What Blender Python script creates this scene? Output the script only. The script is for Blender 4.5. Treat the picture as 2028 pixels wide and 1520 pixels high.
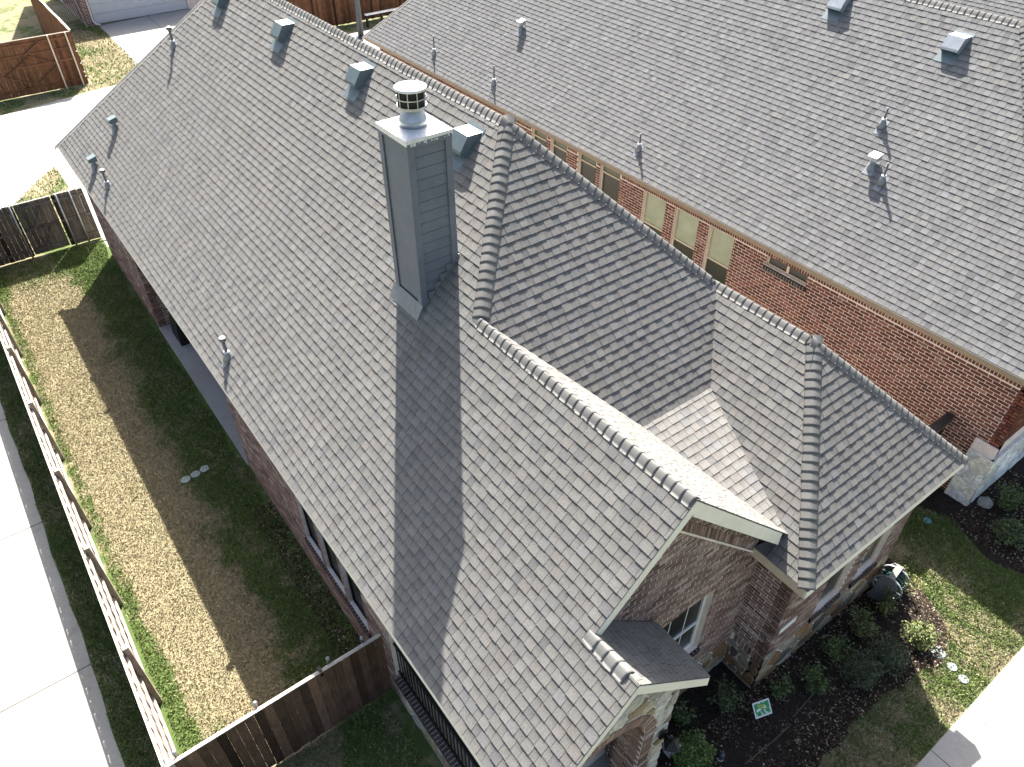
import bpy, math, random
import numpy as np
from mathutils import Vector, Matrix
R = math.radians
for o in list(bpy.data.objects): bpy.data.objects.remove(o)
scene = bpy.context.scene
COL = scene.collection

# ------------------------------------------------------------------ camera
CAM = Vector((0.0, 0.0, 13.0863))
PITCH, YAW = 0.7183, 0.6398
cam_d = bpy.data.cameras.new('camera'); cam = bpy.data.objects.new('camera', cam_d); COL.objects.link(cam)
cam.location = CAM
cam.rotation_euler = (math.pi/2 - PITCH, 0, -YAW)
cam_d.sensor_width = 36.0; cam_d.sensor_fit = 'HORIZONTAL'
cam_d.lens = 36.0*1487.73/2028.0
cam_d.clip_start = 0.1; cam_d.clip_end = 1000
scene.camera = cam

# ------------------------------------------------------------------ sky, sun, exposure
SUN_EL, SUN_AZ = R(47.5), R(34.0)            # azimuth from +Y towards +X
w = bpy.data.worlds.new('World'); scene.world = w; w.use_nodes = True
nt = w.node_tree; nt.nodes.clear()
sky = nt.nodes.new('ShaderNodeTexSky'); sky.sky_type = 'NISHITA'; sky.sun_disc = False
sky.sun_elevation = SUN_EL; sky.sun_rotation = SUN_AZ; sky.altitude = 100; sky.air_density = 1.0; sky.dust_density = 4.5; sky.ozone_density = 0.6
bg = nt.nodes.new('ShaderNodeBackground'); bg.inputs['Strength'].default_value = 0.070
wo = nt.nodes.new('ShaderNodeOutputWorld')
nt.links.new(sky.outputs[0], bg.inputs['Color']); nt.links.new(bg.outputs[0], wo.inputs['Surface'])
sd = bpy.data.lights.new('sun', 'SUN'); sd.energy = 5.0; sd.angle = R(0.53); sd.color = (1.0, 0.955, 0.89)
sun = bpy.data.objects.new('sun', sd); COL.objects.link(sun)
sdir = Vector((-math.sin(SUN_AZ)*math.cos(SUN_EL), -math.cos(SUN_AZ)*math.cos(SUN_EL), -math.sin(SUN_EL)))
sun.rotation_euler = sdir.to_track_quat('-Z', 'Y').to_euler(); sun.location = (20, 30, 40)
scene.view_settings.view_transform = 'Standard'
try: scene.view_settings.look = 'None'
except Exception: pass
scene.view_settings.exposure = 2.15; scene.view_settings.gamma = 1.0
scene.view_settings.use_curve_mapping = False

# ------------------------------------------------------------------ helpers
class MB:
    """collects faces of one mesh; c holds an optional rgba per vertex"""
    def __init__(s): s.v = []; s.f = []; s.c = []
    def face(s, pts, col=None):
        b = len(s.v); s.v += [tuple(p) for p in pts]; s.f.append(tuple(range(b, b+len(pts))))
        if col is not None: s.c += [col]*len(pts)
    def box(s, a, b, col=None):
        x0,y0,z0 = a; x1,y1,z1 = b
        if x0>x1: x0,x1=x1,x0
        if y0>y1: y0,y1=y1,y0
        if z0>z1: z0,z1=z1,z0
        k = len(s.v)
        s.v += [(x0,y0,z0),(x1,y0,z0),(x1,y1,z0),(x0,y1,z0),(x0,y0,z1),(x1,y0,z1),(x1,y1,z1),(x0,y1,z1)]
        s.f += [tuple(k+i for i in q) for q in ((0,3,2,1),(4,5,6,7),(0,1,5,4),(1,2,6,5),(2,3,7,6),(3,0,4,7))]
        if col is not None: s.c += [col]*8
        return s
    def obox(s, c, ax, ay, az, col=None):
        c=Vector(c); ax=Vector(ax); ay=Vector(ay); az=Vector(az); k=len(s.v)
        for z in (-1,1):
            for x,y in ((-1,-1),(1,-1),(1,1),(-1,1)): s.v.append(tuple(c+ax*x+ay*y+az*z))
        s.f += [tuple(k+i for i in q) for q in ((0,3,2,1),(4,5,6,7),(0,1,5,4),(1,2,6,5),(2,3,7,6),(3,0,4,7))]
        if col is not None: s.c += [col]*8
        return s
    def bar(s, a, b, wd, th, up=(0,0,1), col=None):
        a=Vector(a); b=Vector(b); d=(b-a); L=d.length; d.normalize(); up=Vector(up)
        sx=d.cross(up)
        if sx.length<1e-4: sx=d.cross(Vector((1,0,0)))
        sx.normalize(); uz=sx.cross(d)
        return s.obox((a+b)/2, d*L/2, sx*wd/2, uz*th/2, col)
    def prism(s, top, bot, col=None, cap_bottom=False):
        k=len(s.v); n=len(top)
        s.v += [tuple(p) for p in top]+[tuple(p) for p in bot]
        s.f.append(tuple(range(k,k+n)))
        if cap_bottom: s.f.append(tuple(reversed(range(k+n,k+2*n))))
        for i in range(n):
            j=(i+1)%n; s.f.append((k+i,k+n+i,k+n+j,k+j))
        if col is not None:
            if isinstance(col,list): s.c += col+col
            else: s.c += [col]*(2*n)
        return s
    def tube(s, pts, r, n=8, col=None, cap=True):
        pts=[Vector(p) for p in pts]; rs = r if isinstance(r,(list,tuple)) else [r]*len(pts); rings=[]
        for i,p in enumerate(pts):
            d=(pts[min(i+1,len(pts)-1)]-pts[max(i-1,0)]).normalized()
            a=d.cross(Vector((0,0,1)))
            if a.length<1e-3: a=d.cross(Vector((1,0,0)))
            a.normalize(); b=d.cross(a); k=len(s.v)
            for j in range(n):
                t=2*math.pi*j/n; s.v.append(tuple(p+a*(rs[i]*math.cos(t))+b*(rs[i]*math.sin(t))))
            rings.append(k)
        for i in range(len(rings)-1):
            for j in range(n):
                j2=(j+1)%n; s.f.append((rings[i]+j,rings[i+1]+j,rings[i+1]+j2,rings[i]+j2))
        if cap:
            s.f.append(tuple(rings[0]+j for j in range(n))); s.f.append(tuple(reversed([rings[-1]+j for j in range(n)])))
        if col is not None: s.c += [col]*(n*len(pts))
        return s
    def lathe(s, prof, c=(0,0,0), n=24, col=None, cap=True):
        rings=[]; k0=len(s.v)
        for r,z in prof:
            rings.append(len(s.v))
            for j in range(n):
                t=2*math.pi*j/n; s.v.append((c[0]+r*math.cos(t), c[1]+r*math.sin(t), c[2]+z))
        for i in range(len(rings)-1):
            for j in range(n):
                j2=(j+1)%n; s.f.append((rings[i]+j,rings[i]+j2,rings[i+1]+j2,rings[i+1]+j))
        if cap:
            s.f.append(tuple(reversed([rings[0]+j for j in range(n)]))); s.f.append(tuple(rings[-1]+j for j in range(n)))
        if col is not None: s.c += [col]*(len(s.v)-k0)
        return s
    def mesh(s, name, mat, smooth=False):
        m=bpy.data.meshes.new(name); m.from_pydata(s.v,[],s.f)
        if s.c and len(s.c)==len(s.v):
            at=m.color_attributes.new('tint','FLOAT_COLOR','POINT')
            at.data.foreach_set('color', np.array(s.c,dtype=np.float32).ravel())
        if mat: m.materials.append(mat)
        if smooth: m.polygons.foreach_set('use_smooth',[True]*len(m.polygons))
        m.update(); return m
    def build(s, name, mat, parent=None, smooth=False):
        o=bpy.data.objects.new(name, s.mesh(name,mat,smooth)); COL.objects.link(o)
        if parent is not None: o.parent=parent
        return o
def inst(name, mesh, parent=None, mtx=None, color=None):
    o=bpy.data.objects.new(name, mesh); COL.objects.link(o)
    if parent is not None: o.parent=parent
    if mtx is not None: o.matrix_local=mtx
    if color is not None: o.color=color
    return o
def tag(o, label=None, cat=None, group=None, kind=None):
    if label: o['label']=label
    if cat: o['category']=cat
    if group: o['group']=group
    if kind: o['kind']=kind
    return o
def thing(name, label, cat, group=None):
    o=bpy.data.objects.new(name,None); COL.objects.link(o); o.empty_display_size=.2
    return tag(o,label,cat,group)
def struct(o): o['kind']='structure'; return o
def stuff(o): o['kind']='stuff'; return o
def clip(poly, a, b):
    """keep the part of 2-D poly left of the line a->b"""
    out=[]; n=len(poly)
    def sd(p): return (b[0]-a[0])*(p[1]-a[1])-(b[1]-a[1])*(p[0]-a[0])
    for i in range(n):
        p,q=poly[i],poly[(i+1)%n]; sp,sq=sd(p),sd(q)
        if sp>=0: out.append(p)
        if (sp>=0)!=(sq>=0):
            t=sp/(sp-sq); out.append((p[0]+(q[0]-p[0])*t,p[1]+(q[1]-p[1])*t))
    return out
def area2(poly): return sum(poly[i][0]*poly[(i+1)%len(poly)][1]-poly[(i+1)%len(poly)][0]*poly[i][1] for i in range(len(poly)))/2
def ccw(poly): return poly if area2(poly)>0 else poly[::-1]
def clip_conv(poly, conv):
    for i in range(len(conv)):
        if len(poly)<3: return []
        poly=clip(poly,conv[i],conv[(i+1)%len(conv)])
    return poly if len(poly)>=3 and abs(area2(poly))>2e-5 else []
def inside(pt, conv, m=0.0):
    for i in range(len(conv)):
        a,b=conv[i],conv[(i+1)%len(conv)]; L=math.hypot(b[0]-a[0],b[1]-a[1])
        if ((b[0]-a[0])*(pt[1]-a[1])-(b[1]-a[1])*(pt[0]-a[0]))/L < m: return False
    return True
ROTY=Matrix.Identity(4)
CF=Vector((math.sin(YAW)*math.cos(PITCH),math.cos(YAW)*math.cos(PITCH),-math.sin(PITCH)))
CR=Vector((math.cos(YAW),-math.sin(YAW),0)); CU=CR.cross(CF)
def in_view(p, m=30):
    """is a world point in the photographed field (used only to pick which pieces show largest)"""
    d=Vector(p)-CAM; z=d.dot(CF)
    if z<=0: return False
    x=1014+1487.73*d.dot(CR)/z; y=760-1487.73*d.dot(CU)/z
    return -m<x<2028+m and -m<y<1520+m

# ------------------------------------------------------------------ materials
def mat(name, col, rough=.8, metal=0., spec=.3, noise=None, bump=None, attr=False, grad=False, var=None, extra=None):
    m=bpy.data.materials.new(name); m.use_nodes=True; n=m.node_tree; N=n.nodes; L=n.links
    b=N['Principled BSDF']; b.inputs['Roughness'].default_value=rough; b.inputs['Metallic'].default_value=metal
    b.inputs['Specular IOR Level'].default_value=spec
    tc=N.new('ShaderNodeTexCoord'); geo=N.new('ShaderNodeNewGeometry'); pos=geo.outputs['Position']
    cur=None
    def rgb(c):
        r=N.new('ShaderNodeRGB'); r.outputs[0].default_value=(*c,1); return r.outputs[0]
    def mix(t,f,a,bb):
        x=N.new('ShaderNodeMix'); x.data_type='RGBA'; x.blend_type=t
        if isinstance(f,(int,float)): x.inputs[0].default_value=f
        else: L.new(f,x.inputs[0])
        L.new(a,x.inputs[6]); L.new(bb,x.inputs[7]); return x.outputs[2]
    def nz(scale,detail=4,rough=.6,src=pos,stretch=None):
        if stretch:
            mp=N.new('ShaderNodeMapping'); mp.inputs['Scale'].default_value=stretch; L.new(src,mp.inputs['Vector']); src=mp.outputs[0]
        t=N.new('ShaderNodeTexNoise'); t.inputs['Scale'].default_value=scale; t.inputs['Detail'].default_value=detail; t.inputs['Roughness'].default_value=rough
        L.new(src,t.inputs['Vector']); return t.outputs['Fac']
    def ramp(f,stops):
        r=N.new('ShaderNodeValToRGB'); e=r.color_ramp.elements
        while len(e)<len(stops): e.new(.5)
        for i,(p,c) in enumerate(stops):
            e[i].position=p; e[i].color=(*c,1) if len(c)==3 else c
        L.new(f,r.inputs[0]); return r.outputs[0]
    m['_h']=1
    cur=rgb(col)
    if attr:
        a=N.new('ShaderNodeAttribute'); a.attribute_name='tint'
        oi=N.new('ShaderNodeObjectInfo')
        cur=mix('MULTIPLY',1.0,a.outputs['Color'],oi.outputs['Color'])
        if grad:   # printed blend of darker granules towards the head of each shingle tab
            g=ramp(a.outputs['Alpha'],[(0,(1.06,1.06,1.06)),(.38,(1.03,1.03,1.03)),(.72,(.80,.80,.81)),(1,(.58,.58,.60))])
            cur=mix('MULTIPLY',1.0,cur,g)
    if var:
        for (sc,lo,hi,st) in var:
            f=nz(sc,4,.6,stretch=st); g=ramp(f,[(.3,(lo,)*3),(.7,(hi,)*3)]); cur=mix('MULTIPLY',1.0,cur,g)
    if extra: cur=extra(dict(N=N,L=L,mix=mix,nz=nz,ramp=ramp,rgb=rgb,pos=pos,tc=tc,b=b),cur)
    L.new(cur,b.inputs['Base Color'])
    if bump:
        acc=None
        for (sc,st,dist,strength) in bump:
            f=nz(sc,3,.6,stretch=st); bp=N.new('ShaderNodeBump'); bp.inputs['Strength'].default_value=strength; bp.inputs['Distance'].default_value=dist
            L.new(f,bp.inputs['Height'])
            if acc is not None: L.new(acc,bp.inputs['Normal'])
            acc=bp.outputs['Normal']
        L.new(acc,b.inputs['Normal'])
    del m['_h']
    return m
M={}
M['shingle']=mat('shingle',(1,1,1),.95,0,.15,attr=True,grad=True,var=[(2.2,.9,1.08,None),(95,.8,1.2,None),(30,.9,1.1,None)],bump=[(150,None,.004,.5)])
M['cap']=mat('shingle_cap',(.235,.232,.225),.95,0,.15,attr=True,var=[(3,.9,1.1,None),(110,.82,1.18,None)],bump=[(150,None,.004,.5)])
M['deck']=mat('roof_deck',(.10,.10,.10),.95,0,.1,var=[(9,.8,1.2,None)])
M['brick']=mat('brick',(1,1,1),.9,0,.15,attr=True,var=[(26,.7,1.3,None),(120,.85,1.15,None)],bump=[(90,None,.004,.5)])
M['mortar']=mat('mortar',(.62,.57,.52),.95,0,.1,var=[(7,.85,1.12,None),(60,.85,1.15,None)],bump=[(80,None,.004,.5)])
M['mortar_pink']=mat('mortar_pink',(.74,.65,.59),.95,0,.1,var=[(5,.85,1.1,None),(60,.85,1.15,None)],bump=[(80,None,.004,.5)])
M['stone']=mat('stone',(1,1,1),.85,0,.2,attr=True,var=[(9,.65,1.3,None),(45,.8,1.2,None)],bump=[(14,None,.02,.7),(60,None,.006,.5)])
M['cream']=mat('cream_trim',(.74,.71,.63),.6,0,.3,var=[(4,.93,1.05,None),(40,.96,1.04,None)])
M['tan_trim']=mat('tan_trim',(.27,.205,.14),.6,0,.3,var=[(3,.9,1.08,None),(30,.95,1.05,None)])
M['tan_frame']=mat('tan_frame',(.56,.47,.36),.55,0,.3,var=[(10,.93,1.06,None)])
M['siding']=mat('painted_siding',(.130,.146,.172),.6,0,.3,var=[(3,.88,1.1,None),(40,.94,1.06,(1,1,6))],bump=[(60,(1,1,.15),.003,.35)])
M['galv']=mat('galvanised_steel',(.42,.44,.45),.42,.55,.5,var=[(6,.8,1.15,None),(40,.93,1.07,None)])
M['galv_bright']=mat('galvanised_sheet',(.62,.64,.65),.45,.25,.5,var=[(5,.85,1.08,None)])
M['vent']=mat('vent_paint',(.115,.150,.160),.5,.2,.4,var=[(8,.85,1.1,None)])
M['mesh_dark']=mat('cowl_mesh',(.02,.02,.02),.7,.3,.3,var=[(300,.6,1.4,None)])
M['pipe']=mat('vent_pipe',(.16,.165,.17),.6,.2,.3,var=[(20,.8,1.15,None)])
M['lead']=mat('flashing',(.21,.225,.24),.5,.4,.4,var=[(15,.85,1.1,None)])
M['black']=mat('black_iron',(.012,.012,.013),.45,.4,.4,var=[(20,.8,1.2,None)])
M['steel']=mat('steel_post',(.30,.31,.32),.45,.6,.4,var=[(12,.8,1.15,None)])
M['pole']=mat('dark_pole',(.07,.08,.095),.5,.3,.4,var=[(8,.85,1.1,None)])
M['white']=mat('white_paint',(.72,.72,.70),.5,0,.4,var=[(6,.93,1.03,None)])
M['garage']=mat('garage_door_paint',(.48,.51,.54),.5,0,.4,var=[(4,.95,1.03,None)])
def woodmat(name,c,k=1.0):
    return mat(name,c,.85,0,.15,attr=True,var=[(3.0,.75,1.2,None),(14,.72,1.25,(3,3,.25)),(60,.8,1.2,(2,2,.12))],bump=[(50,(2,2,.12),.006,.6)])
M['wood_dark']=woodmat('weathered_dark_wood',(1,1,1))
M['wood_brown']=woodmat('stained_brown_wood',(1,1,1))
M['wood_pale']=woodmat('sunbleached_wood',(1,1,1))
def conc(name,c):
    def ex(h,cur):
        f=h['nz'](.45,5,.6); cur=h['mix']('MULTIPLY',1.0,cur,h['ramp'](f,[(.3,(.86,.85,.82)),(.65,(1.04,1.04,1.03))]))
        s=h['nz'](1.3,6,.7); cur=h['mix']('MULTIPLY',1.0,cur,h['ramp'](s,[(.28,(.72,.70,.66)),(.42,(1,1,1))]))
        return cur
    return mat(name,c,.9,0,.2,var=[(14,.92,1.07,None),(70,.93,1.06,None)],bump=[(60,None,.003,.4)],extra=ex)
M['concrete']=conc('concrete',(.33,.325,.305))
M['concrete_old']=conc('concrete_driveway',(.295,.29,.265))
M['patio']=conc('patio_concrete',(.30,.30,.295))
M['joint']=mat('concrete_joint',(.09,.085,.08),.95,0,.1,var=[(20,.7,1.3,None)])
def lawnmat(name, greenness):
    def ex(h,cur):
        straw=h['mix']('MIX',h['nz'](7,4),h['rgb']((.235,.205,.128)),h['rgb']((.185,.155,.092)))
        green=h['mix']('MIX',h['nz'](9,4),h['rgb']((.052,.088,.024)),h['rgb']((.085,.115,.036)))
        a=h['N'].new('ShaderNodeAttribute'); a.attribute_name='tint'
        f=h['N'].new('ShaderNodeMath'); f.operation='ADD'; h['L'].new(a.outputs['Alpha'],f.inputs[0])
        n2=h['N'].new('ShaderNodeMath'); n2.operation='MULTIPLY_ADD'; h['L'].new(h['nz'](2.6,5,.7),n2.inputs[0]); n2.inputs[1].default_value=1.3; n2.inputs[2].default_value=-.65
        h['L'].new(n2.outputs[0],f.inputs[1])
        g=h['ramp'](f.outputs[0],[(.38,(0,0,0)),(.62,(1,1,1))])
        return h['mix']('MIX',g,straw,green)
    return mat(name,(.1,.1,.05),.95,0,.1,extra=ex,var=None,bump=[(28,None,.03,.8),(90,None,.012,.6)])
M['lawn']=lawnmat('lawn_ground',.5)
def blademat():
    def ex(h,cur):
        return h['mix']('MULTIPLY',1.0,cur,h['ramp'](h['nz'](5,3),[(.3,(.82,.82,.8)),(.7,(1.15,1.15,1.1))]))
    return mat('grass_blades',(1,1,1),.8,0,.15,attr=True,extra=ex)
M['blades']=blademat()
M['mulch']=mat('mulch',(.026,.021,.017),.95,0,.1,var=[(18,.5,1.7,None),(70,.6,1.5,None)],bump=[(45,None,.03,1.0),(120,None,.01,.8)])
M['chip']=mat('mulch_litter',(1,1,1),.9,0,.1,attr=True,var=[(40,.7,1.3,None)])
def leafmat(name):
    return mat(name,(1,1,1),.55,0,.3,attr=True,var=[(12,.75,1.25,None)])
M['leaf']=leafmat('shrub_leaf')
M['twig']=mat('twig',(.10,.085,.065),.9,0,.1,var=[(30,.7,1.3,None)])
def glassmat(name,c,rough,stripe=None):
    def ex(h,cur):
        if not stripe: return cur
        wv=h['N'].new('ShaderNodeTexWave'); wv.bands_direction='Z'; wv.inputs['Scale'].default_value=stripe; wv.inputs['Distortion'].default_value=.3; h['L'].new(h['pos'],wv.inputs['Vector'])
        return h['mix']('MULTIPLY',1.0,cur,h['ramp'](wv.outputs['Fac'],[(0,(.86,.86,.86)),(1,(1.05,1.05,1.05))]))
    return mat(name,c,rough,0,.5,var=[(2.5,.85,1.12,None)],extra=ex)
M['pane_dark']=glassmat('window_glass_dark',(.014,.016,.015),.3)
M['pane_green']=glassmat('window_glass_green',(.052,.072,.035),.15)
M['blind']=glassmat('window_blind_behind_glass',(.30,.33,.235),.25,9.0)
M['cover']=mat('valve_cover_plastic',(.26,.33,.31),.5,0,.3,var=[(20,.85,1.1,None)])
M['cover_teal']=mat('valve_cover_teal',(.12,.34,.33),.5,0,.3,var=[(20,.85,1.1,None)])
M['grill']=mat('grill_cover_cloth',(.012,.012,.014),.6,0,.25,var=[(8,.7,1.4,None)],bump=[(9,None,.03,.8)])
M['reel']=mat('reel_plastic',(.15,.145,.135),.5,0,.35,var=[(10,.9,1.08,None)])
M['hose']=mat('green_hose',(.012,.075,.062),.4,0,.4,var=[(30,.8,1.2,None)])
M['rock']=mat('pale_rock',(.30,.29,.275),.9,0,.2,var=[(9,.7,1.25,None)],bump=[(14,None,.03,.8)])
def signmat():
    def ex(h,cur):
        g=h['mix']('MIX',h['nz'](22,3),h['rgb']((.005,.13,.035)),h['rgb']((.012,.28,.075)))
        f=h['nz'](16,4,.7); return h['mix']('MIX',h['ramp'](f,[(.40,(0,0,0)),(.47,(1,1,1))]),cur,g)
    return mat('yard_sign_print',(.6,.62,.6),.5,0,.3,extra=ex)
M['sign']=signmat()
M['sign_white']=mat('yard_sign_white',(.6,.62,.6),.5,0,.3)
M['sign_yellow']=mat('yard_sign_yellow_print',(.45,.42,.06),.5,0,.3)
M['lamp_glass']=glassmat('lantern_glass',(.09,.13,.20),.12)

# ------------------------------------------------------------------ measured dimensions (metres)
T=1.0204; LT=math.hypot(1,T)
XE,ZE,XR,Y1,YF,YG=1.974,3.701,6.718,9.158,25.355,3.114
ZR=ZE+T*(XR-XE)
X2=4.868; Z2=ZE+T*(X2-XE); Y2=Y1-(XR-X2)
X4=9.283; Z4=ZR-T*(X4-XR); Y4=Y1-(X4-XR); H4=(Z4-ZE)/T; YE=2.408; Y5=YE+H4
XDL=X4-H4; XER=X4+H4
YP=2.37; XP=3.49; ZP=ZE+T*(XP-XE); XPR=XP+(XP-XE)
TF=.335; YF0,ZF0,XF0=3.15,4.04,7.43
YBF=(ZF0-TF*YF0-ZR+T*Y1)/(T-TF)          # where the steep hip meets the low cricket
XBC=X2+(Y2-YBF); XBD=X4-(Y4-YBF); ZBF=ZF0+TF*(YBF-YF0)
XW=2.23; YW=2.71; XDW=XDL+.30; XWR=XER-.30; YGW=3.40; YPW=2.57; XPW=4.68
NX,NZ=14.30,3.72; NRX=NX+4.63; NRZ=NZ+4.63; NYF=29.2; NYN=2.50; NXW=14.62; NYW=2.69
EXPO=.143

# ------------------------------------------------------------------ roof shingles
def make_shingles(roof, planes, seed, palette, n_single=300):
    """planes: list of (O,u,v,n,pieces). The largest in the picture become objects, the rest one field"""
    rng=random.Random(seed); WID=[.105,.125,.145,.16,.175]
    field=MB(); cands=[]
    var={}
    def tabmesh(wi,hi):
        key=(wi,hi)
        if key not in var:
            b=MB(); wd=WID[wi]-.005; hb=.0138 if hi else .0098; e=EXPO+.012
            top=[(0,0,hb),(wd,0,hb),(wd,e,.003),(0,e,.003)]; bot=[(x,y,-.006) for x,y,z in top]
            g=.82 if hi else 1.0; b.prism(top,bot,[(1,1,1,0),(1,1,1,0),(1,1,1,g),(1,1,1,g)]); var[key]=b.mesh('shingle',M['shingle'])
        return var[key]
    for (O,u,v,n,pieces) in planes:
        O=Vector(O);u=Vector(u).normalized();v=Vector(v).normalized();n=Vector(n).normalized()
        pieces=[ccw(p) for p in pieces]
        us=[p[0] for q in pieces for p in q]; vs=[p[1] for q in pieces for p in q]
        k0=int(math.floor(min(vs)/EXPO)); k1=int(math.ceil(max(vs)/EXPO))
        for k in range(k0,k1):
            v0=k*EXPO; x=min(us)-.35+((k*.118)%.275)+rng.uniform(-.02,.02); hi=True; wave=rng.random()*6
            while x<max(us):
                hi = (not hi) if rng.random()<.93 else hi
                wi=rng.choice([2,3,3,4]) if hi else rng.choice([0,0,1,1,2]); wd=WID[wi]
                c=palette(rng)
                vj=v0+rng.uniform(-.003,.003)+.003*math.sin(x*.9+wave)
                hb=(.0138 if hi else .0098)+rng.uniform(-.0008,.0012)
                e=EXPO+.012; rect=[(x,vj),(x+wd-.005,vj),(x+wd-.005,vj+e),(x,vj+e)]
                for pc in pieces:
                    if inside((x,vj),pc,.005) and inside((x+wd,vj),pc,.005) and inside((x+wd,vj+EXPO),pc,.005) and inside((x,vj+EXPO),pc,.005):
                        pt=O+u*(x+wd/2)+v*(vj+e/2)
                        cands.append(((pt-CAM).length if in_view(pt,-20) else 1e6,O+u*x+v*vj,u,v,n,wi,hi,c,rect,hb)); break
                    poly=clip_conv(rect,pc)
                    if poly: add_tab(field,O,u,v,n,poly,vj,e,hb,c)
                x+=wd
    cands.sort(key=lambda t:t[0])
    for i,t in enumerate(cands):
        d,P,u,v,n,wi,hi,c,rect,hb=t
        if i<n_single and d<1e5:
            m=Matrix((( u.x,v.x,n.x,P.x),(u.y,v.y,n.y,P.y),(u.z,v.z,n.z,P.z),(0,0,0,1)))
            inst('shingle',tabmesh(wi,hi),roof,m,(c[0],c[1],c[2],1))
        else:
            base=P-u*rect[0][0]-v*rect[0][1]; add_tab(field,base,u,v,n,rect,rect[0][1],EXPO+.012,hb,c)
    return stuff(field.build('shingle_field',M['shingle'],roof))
def add_tab(field,O,u,v,n,poly,v0,e,hb,c):
    top=[];bot=[];cols=[]
    for a,b in poly:
        f=min(max((b-v0)/e,0),1); hh=hb+(.003-hb)*f; base=O+u*a+v*b
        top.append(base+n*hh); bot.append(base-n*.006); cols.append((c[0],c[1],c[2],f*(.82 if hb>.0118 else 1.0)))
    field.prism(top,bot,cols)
def palA(rng):
    g=.150*(1+rng.gauss(0,.035)); k=rng.random()
    if k<.08: return (g*1.05,g*.985,g*.91)
    if k<.12: return (g*1.01,g*1.0,g*.985)
    if k<.20: return (g*.88,g*.875,g*.86)
    if k<.24: return (g*1.07,g*1.05,g*.99)
    return (g*1.03,g,g*.935)
def palN(rng):
    g=.152*(1+rng.gauss(0,.035)); k=rng.random()
    if k<.07: return (g*1.10,g*1.08,g*1.02)
    if k<.13: return (g*.80,g*.80,g*.80)
    if k<.19: return (g*1.12,g*1.13,g*1.14)
    return (g*1.0,g*1.0,g*.985)
def plane_negx(x0,z0,t,pieces_xy):            # faces -X ; pieces given as (y,x)
    L=math.hypot(1,t)
    return ((x0,0,z0),(0,1,0),(1,0,t),(-t,0,1),[[(y,(x-x0)*L) for y,x in p] for p in pieces_xy])
def plane_posx(x0,z0,t,pieces_xy):            # faces +X, x0 is the low edge
    L=math.hypot(1,t)
    return ((x0,0,z0),(0,1,0),(-1,0,t),(t,0,1),[[(y,(x0-x)*L) for y,x in p] for p in pieces_xy])
def plane_negy(y0,z0,t,pieces_xy):            # faces -Y ; pieces as (x,y)
    L=math.hypot(1,t)
    return ((0,y0,z0),(1,0,0),(0,1,t),(0,-t,1),[[(x,(y-y0)*L) for x,y in p] for p in pieces_xy])

# ---- ridge and hip caps
def caps(roof, a, b, vl, vr, seed, width=.152, step=.142, start=.0, butt_to_b=True, tone=1.0):
    """a row of bent cap shingles from a to b; vl, vr = unit directions down the two slopes, square to the ridge"""
    a=Vector(a); b=Vector(b); vl=Vector(vl).normalized(); vr=Vector(vr).normalized()
    d=(b-a); Ln=d.length; d.normalize(); up=-(vl+vr)
    if up.length<.05: up=Vector((0,0,1))
    up.normalize(); rng=random.Random(seed); meshes=[]
    for q in range(4):
        mb=MB(); L=step*1.32; rows=[]
        jw=width*(1+rng.uniform(-.05,.05))
        for (s,lift) in ((-step*1.0,.006),(-step*.1,.013),(step*.12,.015)):
            row=[]
            for side,vec in ((1,vl),(-1,vr)):
                pts=[(1.0,.002),(.76,.013),(.46,.020),(.18,.017)]
                if side==-1: pts=pts[::-1]
                for f,bu in pts: row.append(d*s+vec*jw*f+up*(lift+bu+.004))
                if side==1: row.append(d*s+up*(lift+.013))
            rows.append(row)
        n=len(rows[0]); k=0
        allr=rows+[[p-up*.012 for p in rows[2]],[p-up*.012 for p in rows[0]]]
        for row in allr: mb.v+= [tuple(p) for p in row]
        m=n
        for r0,r1 in ((0,1),(1,2),(2,3)):
            for j in range(n-1): mb.f.append((r0*m+j,r1*m+j,r1*m+j+1,r0*m+j+1))
        # side skirts
        for j in (0,n-1):
            mb.f.append((0*m+j,1*m+j,2*m+j,3*m+j,4*m+j))
        mb.c=[(1,1,1,1)]*len(mb.v)
        meshes.append(mb.mesh('ridge_cap',M['cap'],True))
        for p in meshes[-1].polygons: p.use_smooth = len(p.vertices)==4 and p.index < 2*(n-1)
    k=int(Ln/step); 
    for i in range(k+1):
        s=start+i*step
        if s>Ln-.03: break
        P=a+d*s; g=.140*tone*(1+rng.gauss(0,.05))
        inst('ridge_cap',rng.choice(meshes),roof,Matrix.Translation(P)@Matrix.Rotation(rng.uniform(-.012,.012),4,d),(g*1.02,g*1.0,g*.95,1))

# ------------------------------------------------------------------ bricks and stones on a wall plane
BRK_L,BRK_H,JT=.200,.058,.016
def brick_rects(u0,u1,v0,v1,holes,seed,course=.0775,length=.232,jt=.019):
    rng=random.Random(seed); out=[]; k=0; v=v0
    while v<v1-.02:
        x=u0-(length/2 if k%2 else 0)-.001
        while x<u1:
            a,b=max(x,u0),min(x+length-jt,u1)
            segs=[(a,b)]
            for (ha,hb,hc,hd) in holes:
                if v+.03>hc and v+.03<hd:
                    ns=[]
                    for s in segs:
                        if s[1]<=ha or s[0]>=hb: ns.append(s); continue
                        if s[0]<ha-.03: ns.append((s[0],ha-.006))
                        if s[1]>hb+.03: ns.append((hb+.006,s[1]))
                    segs=ns
            for s in segs:
                if s[1]-s[0]>.03: out.append((s[0],s[1],v,v+course-jt))
            x+=length
        v+=course; k+=1
    return out
def pal_house(rng):
    k=rng.random(); g=1+rng.gauss(0,.12)
    if k<.40: c=(.200,.132,.110)
    elif k<.70: c=(.250,.178,.152)
    elif k<.88: c=(.130,.084,.070)
    else: c=(.33,.265,.235)
    return tuple(t*g for t in c)
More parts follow.
